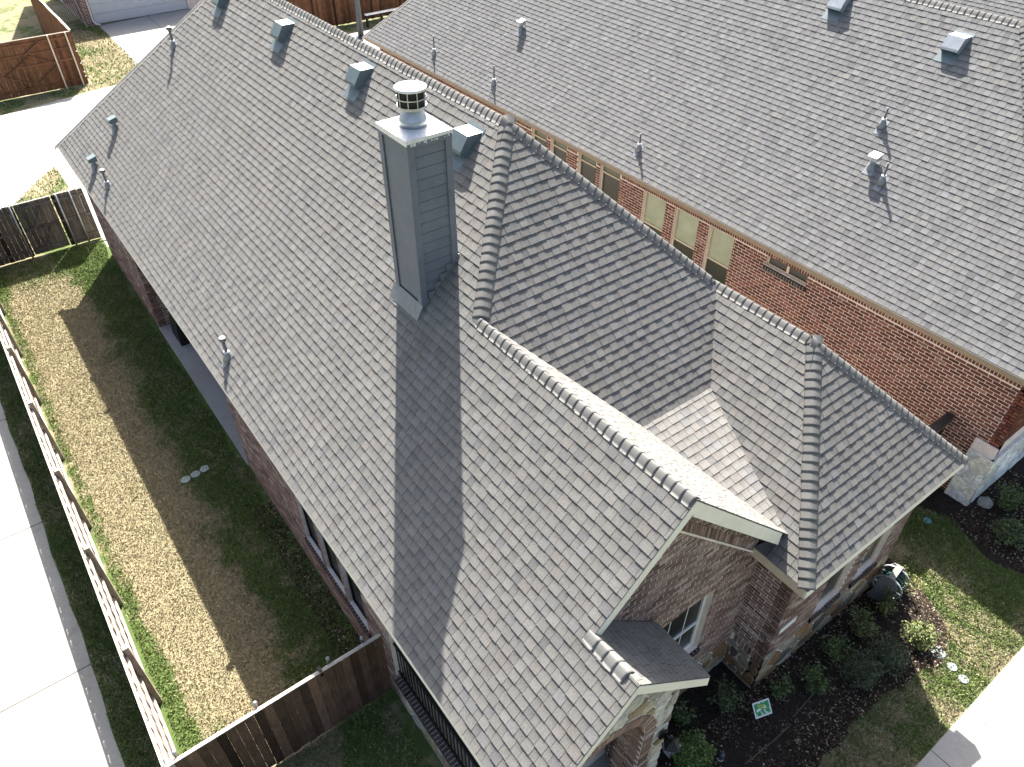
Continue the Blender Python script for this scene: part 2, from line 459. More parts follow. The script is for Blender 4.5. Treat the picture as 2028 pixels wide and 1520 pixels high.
def pal_neigh(rng):
    k=rng.random(); g=1+rng.gauss(0,.13)
    if k<.5: c=(.150,.056,.038)
    elif k<.8: c=(.112,.042,.030)
    elif k<.95: c=(.190,.076,.050)
    else: c=(.22,.12,.095)
    return tuple(t*g for t in c)
class BrickSet:
    def __init__(s,wall,pal,seed): s.wall=wall; s.pal=pal; s.rng=random.Random(seed); s.items=[]; s.seen={}
    def add(s,O,u,v,n,rect,conv=None,depth=.006,col=None):
        """rect (u0,u1,v0,v1) in the wall plane"""
        O=Vector(O);u=Vector(u);v=Vector(v);n=Vector(n)
        poly=[(rect[0],rect[2]),(rect[1],rect[2]),(rect[1],rect[3]),(rect[0],rect[3])]; whole=True
        if conv:
            p2=clip_conv(poly,conv)
            if not p2: return
            whole = abs(abs(area2(p2))-abs(area2(poly)))<1e-6; poly=p2
        c=col or s.pal(s.rng); d=depth+s.rng.uniform(-.002,.003)
        s.items.append((O,u,v,n,rect,poly,whole,c,d))
    def finish(s,n_single=300,piece='brick'):
        def key(t):
            O,u,v,n,r,poly,whole,c,d=t; P=O+u*(r[0]+r[1])/2+v*(r[2]+r[3])/2
            return (P-CAM).length/ max(.05,abs((CAM-P).normalized().dot(n))) if whole and in_view(P,-10) and not hidden(P,n) else 1e6
        s.items.sort(key=key); f=MB(); cache={}; k=0
        for t in s.items:
            O,u,v,n,r,poly,whole,c,d=t
            if k<n_single and whole and key(t)<1e5:
                dim=(round(r[1]-r[0],3),round(r[3]-r[2],3),tuple(round(q,2) for q in (*u,*v,*n)))
                if dim not in cache:
                    b=MB(); a=r[1]-r[0]; h=r[3]-r[2]
                    pts=[u*0,u*a,u*a+v*h,v*h]; b.prism([p+n*.006 for p in pts],[p-n*.004 for p in pts],(1,1,1,1)); cache[dim]=b.mesh(piece,M['brick'])
                P=O+u*r[0]+v*r[2]+n*s.rng.uniform(-.002,.002)
                inst(piece,cache[dim],s.wall,Matrix.Translation(P),(*c,1)); k+=1
            else:
                pts=[O+u*a+v*b2 for a,b2 in poly]; f.prism([p+n*d for p in pts],[p-n*.004 for p in pts],(*c,1))
        if f.v: stuff(f.build(piece+'_field',M['brick'],s.wall))
def hidden(P,n): return (CAM-P).dot(n)<=0
def voronoi_cells(u0,u1,v0,v1,step,seed,conv=None,asp=1.5):
    rng=random.Random(seed); pts=[]; y=v0; k=0
    while y<v1+step*.5:
        x=u0-(step*asp*.5 if k%2 else 0)
        while x<u1+step*asp:
            pts.append((x+rng.uniform(-.36,.36)*step*asp,y+rng.uniform(-.36,.36)*step)); x+=step*asp
        y+=step; k+=1
    cells=[]
    for i,p in enumerate(pts):
        poly=[(u0,v0),(u1,v0),(u1,v1),(u0,v1)]
        for j,qq in enumerate(pts):
            if i==j or abs(qq[0]-p[0])>step*asp*3 or abs(qq[1]-p[1])>step*3: continue
            mx,my=(p[0]+qq[0])/2,(p[1]+qq[1])/2; dx,dy=qq[0]-p[0],qq[1]-p[1]; L=math.hypot(dx,dy)
            mx-=dx/L*.012; my-=dy/L*.012
            poly=clip(poly,(mx,my),(mx-dy,my+dx))
            if len(poly)<3: break
        if len(poly)>=3 and conv: poly=clip_conv(poly,conv)
        if len(poly)>=3 and abs(area2(poly))>.002: cells.append(poly)
    return cells
def round_poly(poly,f=.22):
    out=[]; n=len(poly)
    for i in range(n):
        p,a,b=poly[i],poly[i-1],poly[(i+1)%n]
        out.append((p[0]+(a[0]-p[0])*f,p[1]+(a[1]-p[1])*f)); out.append((p[0]+(b[0]-p[0])*f,p[1]+(b[1]-p[1])*f))
    return out
STONES_WARM=[(.20,.115,.055),(.25,.17,.085),(.23,.20,.155),(.30,.275,.225),(.13,.085,.055),(.21,.13,.07),(.10,.085,.07),(.28,.225,.14)]
STONES_PALE=[(.34,.31,.25),(.38,.36,.32),(.28,.215,.12),(.32,.275,.185),(.41,.395,.36),(.25,.19,.12),(.36,.33,.275)]
STONES_WHITE=[(.70,.70,.66),(.74,.74,.70),(.66,.64,.54),(.72,.72,.70),(.66,.66,.63)]
def stones(wall,O,u,v,n,cells,pal,seed,depth=.022):
    rng=random.Random(seed); O=Vector(O);u=Vector(u);v=Vector(v);n=Vector(n)
    for poly in cells:
        pl=round_poly(ccw(poly)); cx=sum(p[0] for p in pl)/len(pl); cy=sum(p[1] for p in pl)/len(pl); d=depth+rng.uniform(-.006,.010)
        c=rng.choice(pal); g=1+rng.gauss(0,.12); c=(c[0]*g,c[1]*g,c[2]*g,1)
        b=MB(); outer=[O+u*p[0]+v*p[1] for p in pl]; inner=[O+u*(cx+(p[0]-cx)*.86)+v*(cy+(p[1]-cy)*.86)+n*(d+rng.uniform(-.004,.004)) for p in pl]
        if u.cross(v).dot(n)<0: outer.reverse(); inner.reverse()
        m=len(outer); b.v=[tuple(p+n*.010) for p in outer]+[tuple(p) for p in inner]+[tuple(p-n*.004) for p in outer]
        b.f=[tuple(range(m,2*m))]+[(i,(i+1)%m,m+(i+1)%m,m+i) for i in range(m)]+[(2*m+i,2*m+(i+1)%m,(i+1)%m,i) for i in range(m)]
        b.c=[c]*len(b.v); b.build('stone',M['stone'],wall)

# ================================================================== GROUND
def np_mesh(name, verts, nper, mat_, cols=None, parent=None):
    """verts (N*nper,3): separate polygons of nper corners"""
    verts=np.asarray(verts,dtype=np.float32).reshape(-1,3); nv=len(verts); nf=nv//nper
    m=bpy.data.meshes.new(name); m.vertices.add(nv); m.vertices.foreach_set('co',verts.ravel())
    m.loops.add(nv); m.loops.foreach_set('vertex_index',np.arange(nv,dtype=np.int32))
    m.polygons.add(nf); m.polygons.foreach_set('loop_start',np.arange(0,nv,nper,dtype=np.int32))
    if cols is not None:
        at=m.color_attributes.new('tint','FLOAT_COLOR','POINT'); at.data.foreach_set('color',np.asarray(cols,dtype=np.float32).ravel())
    m.materials.append(mat_); m.update(); m.validate()
    o=bpy.data.objects.new(name,m); COL.objects.link(o)
    if parent is not None: o.parent=parent
    return o
def sstep(a,b,x):
    t=np.clip((x-a)/(b-a),0,1); return t*t*(3-2*t)
_nr=np.random.RandomState(3); _ph=_nr.rand(24,4)
def wob(x,y,f):
    s=0
    for i in range(8):
        a=_ph[i,0]*6.28; s=s+np.sin(f*(1+_ph[i,1]*1.5)*(x*math.cos(a)+y*math.sin(a))+_ph[i,2]*6.28)
    return s/8
def g_side(x,y):
    g=.70*sstep(.40,1.25,x+.35*wob(x,y,1.1)+.25*wob(x,y,3.7))
    g=g+(.55+.45*sstep(13,8,y))*sstep(-.80-.12*sstep(16,10,y)*0,-1.12,x+.10*wob(x,y,2.5))
    g=g+.5*sstep(10.5,7.2,y)*sstep(-.2,-.9,x+.5*wob(x,y,2.2))
    g=g+.55*sstep(23.5,25.2,y+.4*wob(x,y,1.7))
    g=g+.28*wob(x,y,2.9)*sstep(-.9,.5,x)+.10*wob(x,y,6)
    return np.clip(g,0,1)
def g_front(x,y): return np.clip(.50+.35*wob(x,y,2.3)+.2*wob(x,y,5)+.2*sstep(12,13.2,x),0,1)
def g_verge(x,y): return np.clip(.62+.45*wob(x,y,1.6)+.2*wob(x,y,5),0,1)
def g_far(x,y): return np.clip(.42+.5*wob(x,y,1.3)+.2*wob(x,y,4),0,1)
def lawn(name,x0,x1,y0,y1,fn,step,z,lab=None):
    nxs=max(2,int((x1-x0)/step)+1); nys=max(2,int((y1-y0)/step)+1)
    X,Y=np.meshgrid(np.linspace(x0,x1,nxs),np.linspace(y0,y1,nys)); G=fn(X,Y)
    mb=MB(); mb.v=[(a,b,z) for a,b in zip(X.ravel(),Y.ravel())]; mb.c=[(1,1,1,g) for g in G.ravel()]
    mb.f=[(j*nxs+i,j*nxs+i+1,(j+1)*nxs+i+1,(j+1)*nxs+i) for j in range(nys-1) for i in range(nxs-1)]
    return struct(mb.build(name,M['lawn']))
gb=MB(); gb.v=[(-150,-120,-.03),(200,-120,-.03),(200,260,-.03),(-150,260,-.03)]; gb.f=[(0,1,2,3)]; gb.c=[(1,1,1,.5)]*4
struct(gb.build('ground',M['lawn']))
lawn('side_lawn',-2.6,2.3,-2,26.4,g_side,.14,0.0)
lawn('front_lawn',2.3,16.5,-1.0,3.6,g_front,.14,0.0)
lawn('far_lawn',-6,20,26.4,62,g_far,.3,0.0)
def blades(name,n,x0,x1,y0,y1,fn,keep,seed,h=(.02,.05),wd=(.006,.014),dens=None):
    r=np.random.RandomState(seed); x=r.uniform(x0,x1,n); y=r.uniform(y0,y1,n); k=keep(x,y); x,y=x[k],y[k]; n=len(x)
    g=fn(x,y)+r.normal(0,.22,n)+.22*wob(x,y,11); green=g>.5
    hh=r.uniform(*h,n)*np.where(green,1.25,.9); ww=r.uniform(*wd,n); a=r.uniform(0,6.283,n); ln=r.uniform(.2,1.3,n)*hh; b=r.uniform(0,6.283,n)
    P=np.zeros((n,3,3)); P[:,0]=np.c_[x-ww*np.cos(a),y-ww*np.sin(a),np.zeros(n)]; P[:,1]=np.c_[x+ww*np.cos(a),y+ww*np.sin(a),np.zeros(n)]
    P[:,2]=np.c_[x+ln*np.cos(b),y+ln*np.sin(b),hh]
    straw=np.array([.315,.282,.185]); gr=np.array([.080,.128,.034]); gr2=np.array([.150,.178,.062])
    t=r.rand(n,1); c=np.where(green[:,None],gr*(1-t)+gr2*t,straw*(.82+.34*t))*(1+r.normal(0,.12,(n,1)))
    c=np.clip(np.repeat(np.c_[c,np.ones(n)][:,None,:],3,1),.004,1)
    o=np_mesh(name,P,3,M['blades'],c); return stuff(tag(o))
side=blades('grass',150000,-1.22,2.2,6.75,26.3,g_side,lambda x,y:(x<2.12+.06*np.sin(y*3))&~((x>1.72)&(y<11)&(wob(x,y,3)>-.1)&(x>1.9-.15*wob(x,y,2))),11)
tag(side,'short patchy straw and green grass of the fenced side yard','grass')
vg=blades('grass',60000,-2.06,-1.36,4.5,27,g_verge,lambda x,y:x>-2.03+.018*np.sin(y*1.3)+.010*np.sin(y*4.1)+.03*wob(x,y,6),12,h=(.025,.06))
tag(vg,'dark green grass strip between the pale fence and the driveway','grass')
def keep_front(x,y):
    bed=(y>bed_edge(x))&(x<11.95)
    bed2=(x>13.75+.18*np.sin(y*3))&(y<3.6)
    return (~bed)&(~bed2)&(y>.20)&~((x>14.3)&(y>2.6))
def bed_edge(x):
    return np.interp(x,[2,7.2,7.6,8.8,9.95,10.6,10.95,11.3,11.6,11.9],[1.12,1.14,1.19,1.25,1.10,.98,1.0,1.25,1.65,2.5])+.04*np.sin(x*7)
fr=blades('grass',110000,6.2,14.3,.18,4.2,g_front,lambda x,y:keep_front(x,y)&~((x<11.16)&(y>2.7)),13,h=(.025,.055))
tag(fr,'sunlit and shaded green grass of the front lawn','grass')
po=blades('grass',26000,2.2,2.0+0.2,2.2,6.6,g_side,lambda x,y:x>0,14)
bpy.data.objects.remove(po)
pg=blades('grass',30000,-1.2,2.05,1.0,6.55,lambda x,y:np.clip(.55+.4*wob(x,y,2),0,1),lambda x,y:x<2.0,15,h=(.025,.06))
tag(pg,'shaded grass between the stained fence and the porch railing','grass')
fg=blades('grass',50000,-1.3,9,26.7,52,g_far,lambda x,y:((y<33.2)&(x<2.22)&(y<30.4+(x+.3)*1.13))|((y>41.1)&(x<8.5+.0*y)&((x>5.8)|(y<41.95))),16,h=(.04,.09),wd=(.012,.026))
tag(fg,'rough grass beyond the rear gate and beside the garage drive','grass')

# concrete
def slab(name,poly,z,mat_,th=.06):
    mb=MB(); poly=ccw(poly); mb.prism([(x,y,z) for x,y in poly],[(x,y,z-th) for x,y in poly]); return struct(mb.build(name,mat_))
edge=[(-2.05+.018*math.sin(y*1.3)+.010*math.sin(y*4.1),y) for y in np.linspace(-4,36,120)]
slab('driveway',[(-9,-4)]+edge+[(-9,36)],.012,M['concrete_old'])
js=MB()
for y in (2.1,6.2,10.32,14.44,18.5,22.6): js.box((-9,y-.012,.010),(-2.03,y+.012,.0145))
struct(js.build('driveway_joints',M['joint']))
slab('front_walk',[(1,.17),(18,.18),(18,-1.25),(1,-1.25)],.03,M['concrete'],.10)
js=MB()
for x in (7.78,8.98,10.16,11.62,12.9): js.box((x-.007,-1.25,.028),(x+.007,.17,.0325))
struct(js.build('front_walk_joints',M['joint']))
slab('alley',[(-12,33.9),(-1.5,29.0),(-.45,29.9),(.5,30.95),(1.3,32.2),(2.24,33.3),(2.24,25.6),(13.9,25.6),(13.9,33.5),(40,33.5),(40,41.6),(10.5,41.6),(5.5,40.95),(1.7,40.25),(-12,38.3)],.010,M['concrete'])
slab('garage_drive',[(8.3,41.2),(13.6,41.2),(14.0,52.4),(8.55,51.6)],.008,M['concrete'])
js=MB(); js.bar((11.0,42,.0095),(11.4,52,.0095),.025,.006); js.bar((3.6,40.4,.0115),(2.9,37,.0115),.025,.006); js.bar((.45,32.2,.0115),(1.9,32.9,.0115),.03,.005); js.bar((.45,32.2,.0115),(-.2,34.9,.0115),.03,.005)
struct(js.build('alley_joints',M['joint']))
slab('patio',[(2.20,13.35),(5.0,13.35),(5.0,20.0),(2.20,20.0)],.06,M['patio'],.1)

# mulch beds
bx=np.linspace(2.3,11.9,70)
bedp=[(x,float(bed_edge(x))) for x in bx]+[(11.9,2.9),(2.3,2.9)]
mb=MB(); X=[];
xs=np.linspace(2.3,11.9,110); ys=np.linspace(0,1,16); rr=random.Random(5)
for j,t in enumerate(ys):
    for x in xs:
        y0=float(bed_edge(x)); y=y0+(3.5-y0)*t; mb.v.append((x,y,.006+(.035*math.sin(math.pi*min(t*1.3,1))+rr.uniform(0,.02))*(1 if 0<j<15 else 0)))
n=len(xs); mb.f=[(j*n+i,j*n+i+1,(j+1)*n+i+1,(j+1)*n+i) for j in range(15) for i in range(n-1)]
struct(mb.build('mulch_bed',M['mulch'],None,True))
mb=MB()
for j in range(14):
    for i in range(14):
        y=-.6+j*.32; x0=13.75+.18*math.sin(y*3); x=x0+i*.3
        mb.v.append((x,y,.006+(rr.uniform(0,.03) if i>0 else 0)))
mb.f=[(j*14+i,j*14+i+1,(j+1)*14+i+1,(j+1)*14+i) for j in range(13) for i in range(13)]
struct(mb.build('mulch_bed',M['mulch'],None,True))
def litter(n,seed,sampler,name='leaf_litter'):
    r=np.random.RandomState(seed); x,y,z=sampler(r,n); n=len(x); L=r.uniform(.012,.034,n); W=L*r.uniform(.3,.6,n); a=r.uniform(0,6.283,n); t=r.normal(0,.35,n)
    ca,sa=np.cos(a),np.sin(a); P=np.zeros((n,4,3))
    for i,(p,q) in enumerate(((-1,-.2),(0,-1),(1,.2),(0,1))):
        P[:,i,0]=x+p*L*ca-q*W*sa; P[:,i,1]=y+p*L*sa+q*W*ca; P[:,i,2]=z+.012+p*L*t*.6+q*W*.2
    k=r.rand(n,1); base=np.where(k<.62,np.array([[.022,.016,.012]]),np.where(k<.9,np.array([[.07,.05,.032]]),np.array([[.27,.235,.18]])))*(1+r.normal(0,.25,(n,1)))
    c=np.repeat(np.c_[np.clip(base,.004,.6),np.ones(n)][:,None,:],4,1)
    return stuff(np_mesh(name,P,4,M['chip'],c))
def smp(r,n):
    x=r.uniform(4.6,11.9,n); y0=bed_edge(x); y=y0+(2.75-y0)*r.rand(n)**.9-.03; return x,y,np.full(n,.035)
tag(litter(26000,21,smp),'dark mulch chips and pale fallen leaves in the front bed','mulch')
def smp2(r,n): return r.uniform(13.8,16.5,n),r.uniform(.2,2.7,n),np.full(n,.02)
tag(litter(8000,22,smp2),'mulch chips in the bed beside the pale stone corner','mulch')
def smp3(r,n): return 2.0+r.uniform(-.28,.2,n),r.uniform(6.8,12,n),np.full(n,.0)
tag(litter(2500,23,smp3),'dry leaf litter along the side wall base','leaf litter')

# ================================================================== HOUSE
house=thing('brick_house','brick and stone house in the foreground with a grey shingle roof and tall chimney','house')
roof_m=MB()
def deck_poly(mb,pts,off=.014):
    a,b,c=[Vector(p) for p in pts[:3]]; n=(b-a).cross(c-a).normalized()
    if n.z<0: n=-n
    mb.face([Vector(p)-n*off for p in pts])
def zA(x): return ZE+T*(x-XE)
def zC(x): return Z2-T*(x-X2)
def zB(y): return ZR-T*(Y1-y)
def zD(x): return Z4-T*(X4-x)
def zE_(y): return ZE+T*(y-YE)
def zF(y): return ZF0+TF*(y-YF0)
deck_poly(roof_m,[(XE,Y2,ZE),(XE,YF,ZE),(XR,YF-(XR-XE),ZR),(XR,Y1,ZR),(X2,Y2,Z2)])
deck_poly(roof_m,[(XE,YG,ZE),(XE,Y2,ZE),(X2,Y2,Z2),(X2,YG,Z2)])
deck_poly(roof_m,[(XE,YP,ZE),(XE,YG,ZE),(XP,YG,ZP),(XP,YP,ZP)])
deck_poly(roof_m,[(XR,Y1,ZR),(X2,Y2,Z2),(XBC,YBF,ZBF),(XBD,YBF,ZBF),(X4,Y4,Z4)])
deck_poly(roof_m,[(XBC-.2,YBF,ZBF),(XBD+.2,YBF,ZBF),(XF0+.3,YF0,ZF0),(XF0-.3,YF0,ZF0)])
deck_poly(roof_m,[(X2,Y2,Z2),(X2,YG,Z2),(XF0,YG,zC(XF0)),(XF0,YF0,zC(XF0)),(XBC,YBF,ZBF)])
deck_poly(roof_m,[(X4,Y4,Z4),(X4,Y5,Z4),(XDL,YE,ZE),(XDL,YGW,ZE),(XF0,YF0,ZF0),(XBD,YBF,ZBF)])
deck_poly(roof_m,[(X4,Y5,Z4),(XDL,YE,ZE),(XER,YE,ZE)])
deck_poly(roof_m,[(XP,YP,ZP),(XP,YGW,ZP),(XPR,YGW,ZE),(XPR,YP,ZE)])
XRR=XR+(ZR-ZE)/T
deck_poly(roof_m,[(XR,YF-(XR-XE),ZR),(XR,Y1,ZR),(X4,Y4,Z4),(X4,Y5,Z4),(XER,YE,ZE),(XRR,YF,ZE)])
deck_poly(roof_m,[(XR,YF-(XR-XE),ZR),(XE,YF,ZE),(XRR,YF,ZE)])
roof=roof_m.build('roof',M['deck'],house)
planes=[
 plane_negx(XE,ZE,T,[[(Y2,XE),(YF,XE),(YF-(XR-XE),XR),(Y1,XR),(Y2,X2)],[(YG,XE),(Y2,XE),(Y2,X2),(YG,X2)],[(YP,XE),(YG,XE),(YG,XP),(YP,XP)]]),
 plane_negy(Y1-(ZR-ZE)/T,ZE,T,[[(XR,Y1),(X2,Y2),(XBC,YBF),(XBD,YBF),(X4,Y4)]]),
 plane_negy(YF0,ZF0,TF,[[(XBC-.1,YBF+.05),(XBD+.1,YBF+.05),(XF0+.1,YF0),(XF0-.1,YF0)]]),
 plane_posx(XF0+.1,zC(XF0+.1),T,[[(Y2,X2),(YG,X2),(YG,XF0),(YF0,XF0+.05),(YBF,XBC+.05)]]),
 plane_negx(XDL,ZE,T,[[(YF0,XF0),(YBF,XBD-.05),(Y4,X4),(Y5,X4),(YF0,XDL+(YF0-YE))],[(YE,XDL),(YF0,XDL),(YF0,XDL+(YF0-YE))]]),
 plane_negy(YE,ZE,T,[[(X4,Y5),(XDL,YE),(XER,YE)]]),
 plane_posx(XPR,ZE,T,[[(YP,XP),(YGW-.05,XP),(YGW-.05,XPR),(YP,XPR)]]),
]
fld=make_shingles(roof,planes,101,palA)
# caps: unit vectors down each slope, square to the ridge line
up=Vector((0,0,1))
def sq(dirv,nrm):
    """direction down the slope with normal nrm, at right angles to the ridge dirv"""
    v=Vector(dirv).normalized().cross(Vector(nrm).normalized())
    return v
nA=Vector((-T,0,1)).normalized(); nC=Vector((T,0,1)).normalized(); nB=Vector((0,-T,1)).normalized(); nBk=Vector((0,T,1)).normalized()
def cap_row(a,b,n1,n2,seed,**k):
    d=(Vector(b)-Vector(a)).normalized(); out=[]
    for n in (n1,n2):
        v=d.cross(n); o=n1 if n is n2 else n2
        if v.dot(o)<0: v=-v      # pick the side pointing away over the ridge
        out.append(v)
    # v must point down its own slope: away from the other plane's half space
    vl=d.cross(n1); vl = vl if vl.dot(n2)<0 else -vl
    vr=d.cross(n2); vr = vr if vr.dot(n1)<0 else -vr
    caps(roof if 'roof_' not in k else k.pop('roof_'),a,b,vl,vr,seed,**{'start':.06,**k})
Rg=(XR,YF-(XR-XE),ZR)
cap_row(Rg,(XR,Y1,ZR),nA,nC,1)
cap_row((XE,YF,ZE),Rg,nA,nBk,2)
cap_row((X2,Y2+.02,Z2),(X2,YG-.01,Z2),nA,nC,3)
cap_row((XR,Y1,ZR),(X2,Y2,Z2),nA,nB,4)
cap_row((XR,Y1,ZR),(X4,Y4,Z4),nB,nC,5)
cap_row((X4,Y4,Z4),(X4,Y5,Z4),nA,nC,6)
cap_row((X4,Y5,Z4),(XDL,YE,ZE),nA,nB,7,tone=.98)
cap_row((X4,Y5,Z4),(XER,YE,ZE),nB,nC,8)
cap_row((XP,YG-.02,ZP),(XP,YP,ZP),nA,nC,9,width=.16,step=.16,tone=1.1)

# chimney
chim=bpy.data.objects.new('chimney',None); COL.objects.link(chim); chim.parent=house; chim.empty_display_size=.2
CX0,CX1,CY0,CY1,CZT=4.55,5.21,8.42,9.16,9.02
def zr(x): return zA(x)
mb=MB(); mb.box((CX1-.02,CY0+.02,6.0),(CX1-.002,CY1-.002,CZT-.03)); mb.box((CX0+.02,CY1-.02,6.0),(CX1-.022,CY1-.002,CZT-.03)); mb.build('chase_back',M['siding'],chim)
mb=MB(); mb.box((CX0+.012,CY0+.005,6.0),(CX1-.012,CY1-.012,CZT-.02)); mb.build('chase_core',M['deck'],chim)  # core coloured dark so the board gaps read as lap shadow lines
# lap siding boards on the face towards the walk
z=CZT-.10; k=0
while z>6.2:
    z1=z-.165; b=MB()
    x0,x1=CX0+.085,CX1-.085
    zlo=max(z1,zA(x0)-.05)
    if z-zlo>.02:
        b.v=[(x0,CY0-.001,z-.010),(x1,CY0-.001,z-.010),(x1,CY0-.005,z1),(x0,CY0-.005,z1),(x0,CY0+.014,z-.016),(x1,CY0+.014,z-.016),(x1,CY0+.014,z1),(x0,CY0+.014,z1)]
        b.f=[(0,3,2,1),(3,7,6,2),(0,4,7,3),(1,2,6,5),(0,1,5,4)]
        b.build('siding_board',M['siding'],chim)
    b=MB(); y0,y1=CY0+.085,CY1-.085
    if z>zA(CX0)-.02:
        b.v=[(CX0+.006,y0,z-.001),(CX0+.006,y1,z-.001),(CX0+.001,y1,z1),(CX0+.001,y0,z1),(CX0+.014,y0,z),(CX0+.014,y1,z),(CX0+.014,y1,z1),(CX0+.014,y0,z1)]
        b.f=[(0,1,2,3),(3,2,6,7),(0,3,7,4),(1,5,6,2),(0,4,5,1)]
        b.build('siding_board',M['siding'],chim)
    z=z1; k+=1
for (x0,x1,y0,y1) in ((CX0-.022,CX0+.085,CY0-.032,CY0-.004),(CX0-.022,CX0-.004,CY0-.003,CY0+.085),(CX1-.085,CX1+.016,CY0-.032,CY0-.004),(CX0-.022,CX0-.004,CY1-.085,CY1+.016),(CX1+.0,CX1+.016,CY0-.003,CY0+.085)):
    mb=MB(); mb.box((x0,y0,zA(x0)-.08),(x1,y1,CZT-.055)); mb.build('corner_trim',M['siding'],chim)
for (a,b) in (((CX0-.024,CY0-.036,CZT-.12),(CX1+.02,CY0-.0325,CZT-.05)),((CX0-.026,CY0-.020,CZT-.12),(CX0-.0225,CY1+.018,CZT-.05))):
    mb=MB(); mb.box(a,b); mb.build('frieze_trim',M['siding'],chim)
mb=MB(); e=.035
mb.box((CX0-e,CY0-e,CZT-.075),(CX1+e,CY1+e,CZT)); k=len(mb.v)
cx,cy=(CX0+CX1)/2,(CY0+CY1)/2
mb.v+=[(CX0-e,CY0-e,CZT+.001),(CX1+e,CY0-e,CZT+.001),(CX1+e,CY1+e,CZT+.001),(CX0-e,CY1+e,CZT+.001),(cx,cy,CZT+.035)]
mb.f+=[(k,k+1,k+4),(k+1,k+2,k+4),(k+2,k+3,k+4),(k+3,k,k+4)]
mb.build('chase_cover',M['galv_bright'],chim)
# bits of torn paint / bright rivets along the cover edge
rr=random.Random(8)
mb=MB()
for i in range(16):
    x=rr.uniform(CX0+.02,CX1); mb.box((x,CY0-.0395,CZT-.088+rr.uniform(-.006,.02)),(x+rr.uniform(.006,.035),CY0-.0355,CZT-.07+rr.uniform(-.004,.02)))
mb.build('peeled_paint',M['white'],chim)
cz=CZT+.02
mb=MB(); mb.lathe([(.195,0),(.195,.075),(.185,.10),(.165,.15),(.13,.195),(.115,.215),(.115,.25)],(cx,cy,cz),32); mb.build('storm_collar',M['galv'],chim,True)
mb=MB(); mb.lathe([(.197,.072),(.200,.076),(.200,.082),(.196,.084)],(cx,cy,cz),32); mb.build('collar_seam',M['galv'],chim,True)
mb=MB(); mb.lathe([(.115,.235),(.205,.245),(.205,.262),(.19,.268)],(cx,cy,cz),32); mb.build('cowl_base',M['galv'],chim)
mb=MB(); mb.lathe([(.186,.26),(.190,.49)],(cx,cy,cz),32); mb.build('cowl_mesh',M['mesh_dark'],chim)
mb=MB()
for j in range(10):
    t=2*math.pi*(j+.3)/10; mb.bar((cx+.199*math.cos(t),cy+.199*math.sin(t),cz+.255),(cx+.202*math.cos(t),cy+.202*math.sin(t),cz+.49),.012,.008,(math.cos(t),math.sin(t),0))
for zz in (.365,.262,.482):
    mb.lathe([(.196,zz),(.206,zz),(.206,zz+.014),(.196,zz+.014)],(cx,cy,cz),32,cap=False)
mb.build('cowl_cage',M['galv'],chim)
mb=MB(); mb.lathe([(.214,.478),(.218,.485),(.218,.505),(.20,.512),(.10,.520),(.0,.523)],(cx,cy,cz),36,cap=False); mb.build('cowl_lid',M['galv_bright'],chim,True)
# flashing at the foot
mb=MB()
a=Vector((CX0-.02,CY0-.03,zA(CX0-.02)+.03)); 
mb.v=[(CX0-.024,CY0-.06,zA(CX0)+.10),(CX0-.024,CY1+.05,zA(CX0)+.10),(CX0-.15,CY1+.05,zA(CX0-.15)+.025),(CX0-.15,CY0-.06,zA(CX0-.15)+.025),(CX0-.03,CY0-.06,zA(CX0)-.02),(CX0-.16,CY0-.06,zA(CX0-.15)-.01)]
mb.f=[(0,1,2,3),(0,3,5,4)]
mb.build('apron_flashing',M['lead'],chim)
for yy,s in ((CY0,-1),(CY1,1)):
    for i in range(6):
        x=CX0+i*.115; mb=MB(); mb.box((x,yy+s*.024,zA(x)-.05),(x+.13,yy+s*.030,zA(x+.10)+.06)); mb.build('step_flashing',M['lead'],chim)
# roof vents on the main slope
def slant_vent(parent,x,y,zf,w=.40,mt=None,sc=1.0,t=T):
    v=bpy.data.objects.new('roof_vent',None); COL.objects.link(v); v.parent=parent; v.location=(x,y,zf(x)); v.empty_display_size=.1
    P=[(.24,.285),(-.06,.285),(-.21,.06),(-.22,.02),(-.195,.02),(-.07,.20)]
    prof=[(a*sc,b*sc) for a,b in [(.25,.25),(-.055,.25),(-.205,.03),(-.215,-.02),(-.10,-.09)]]
    h=w/2; b=MB()
    for yy in (-h,h):
        b.v+=[(px,yy,pz) for px,pz in prof]
    n=len(prof); b.f=[tuple(range(n)),tuple(reversed(range(n,2*n)))]+[(i,i+1,n+i+1,n+i) for i in range(n-2)]
    b.build('hood',mt or M['vent'],v)
    b=MB(); b.face([(prof[0][0],-h+.004,prof[0][1]+.002),(prof[1][0],-h+.004,prof[1][1]+.002),(prof[1][0],h-.004,prof[1][1]+.002),(prof[0][0],h-.004,prof[0][1]+.002)]); b.build('hood_top',M['galv_bright'],v)
    b=MB(); n_=Vector((-t,0,1)).normalized()
    q=[(-.27*sc,-h-.03),(.28*sc,-h-.03),(.28*sc,h+.03),(-.27*sc,h+.03)]
    b.prism([Vector((a,yy,t*a))+n_*.014 for a,yy in q],[Vector((a,yy,t*a)) for a,yy in q]); b.build('flange',M['vent'],v)
    return v
for (x,y) in ((6.29,16.68),(6.29,13.21),(6.26,9.66),(6.24,20.15)): slant_vent(house,x-.02,y,zA)
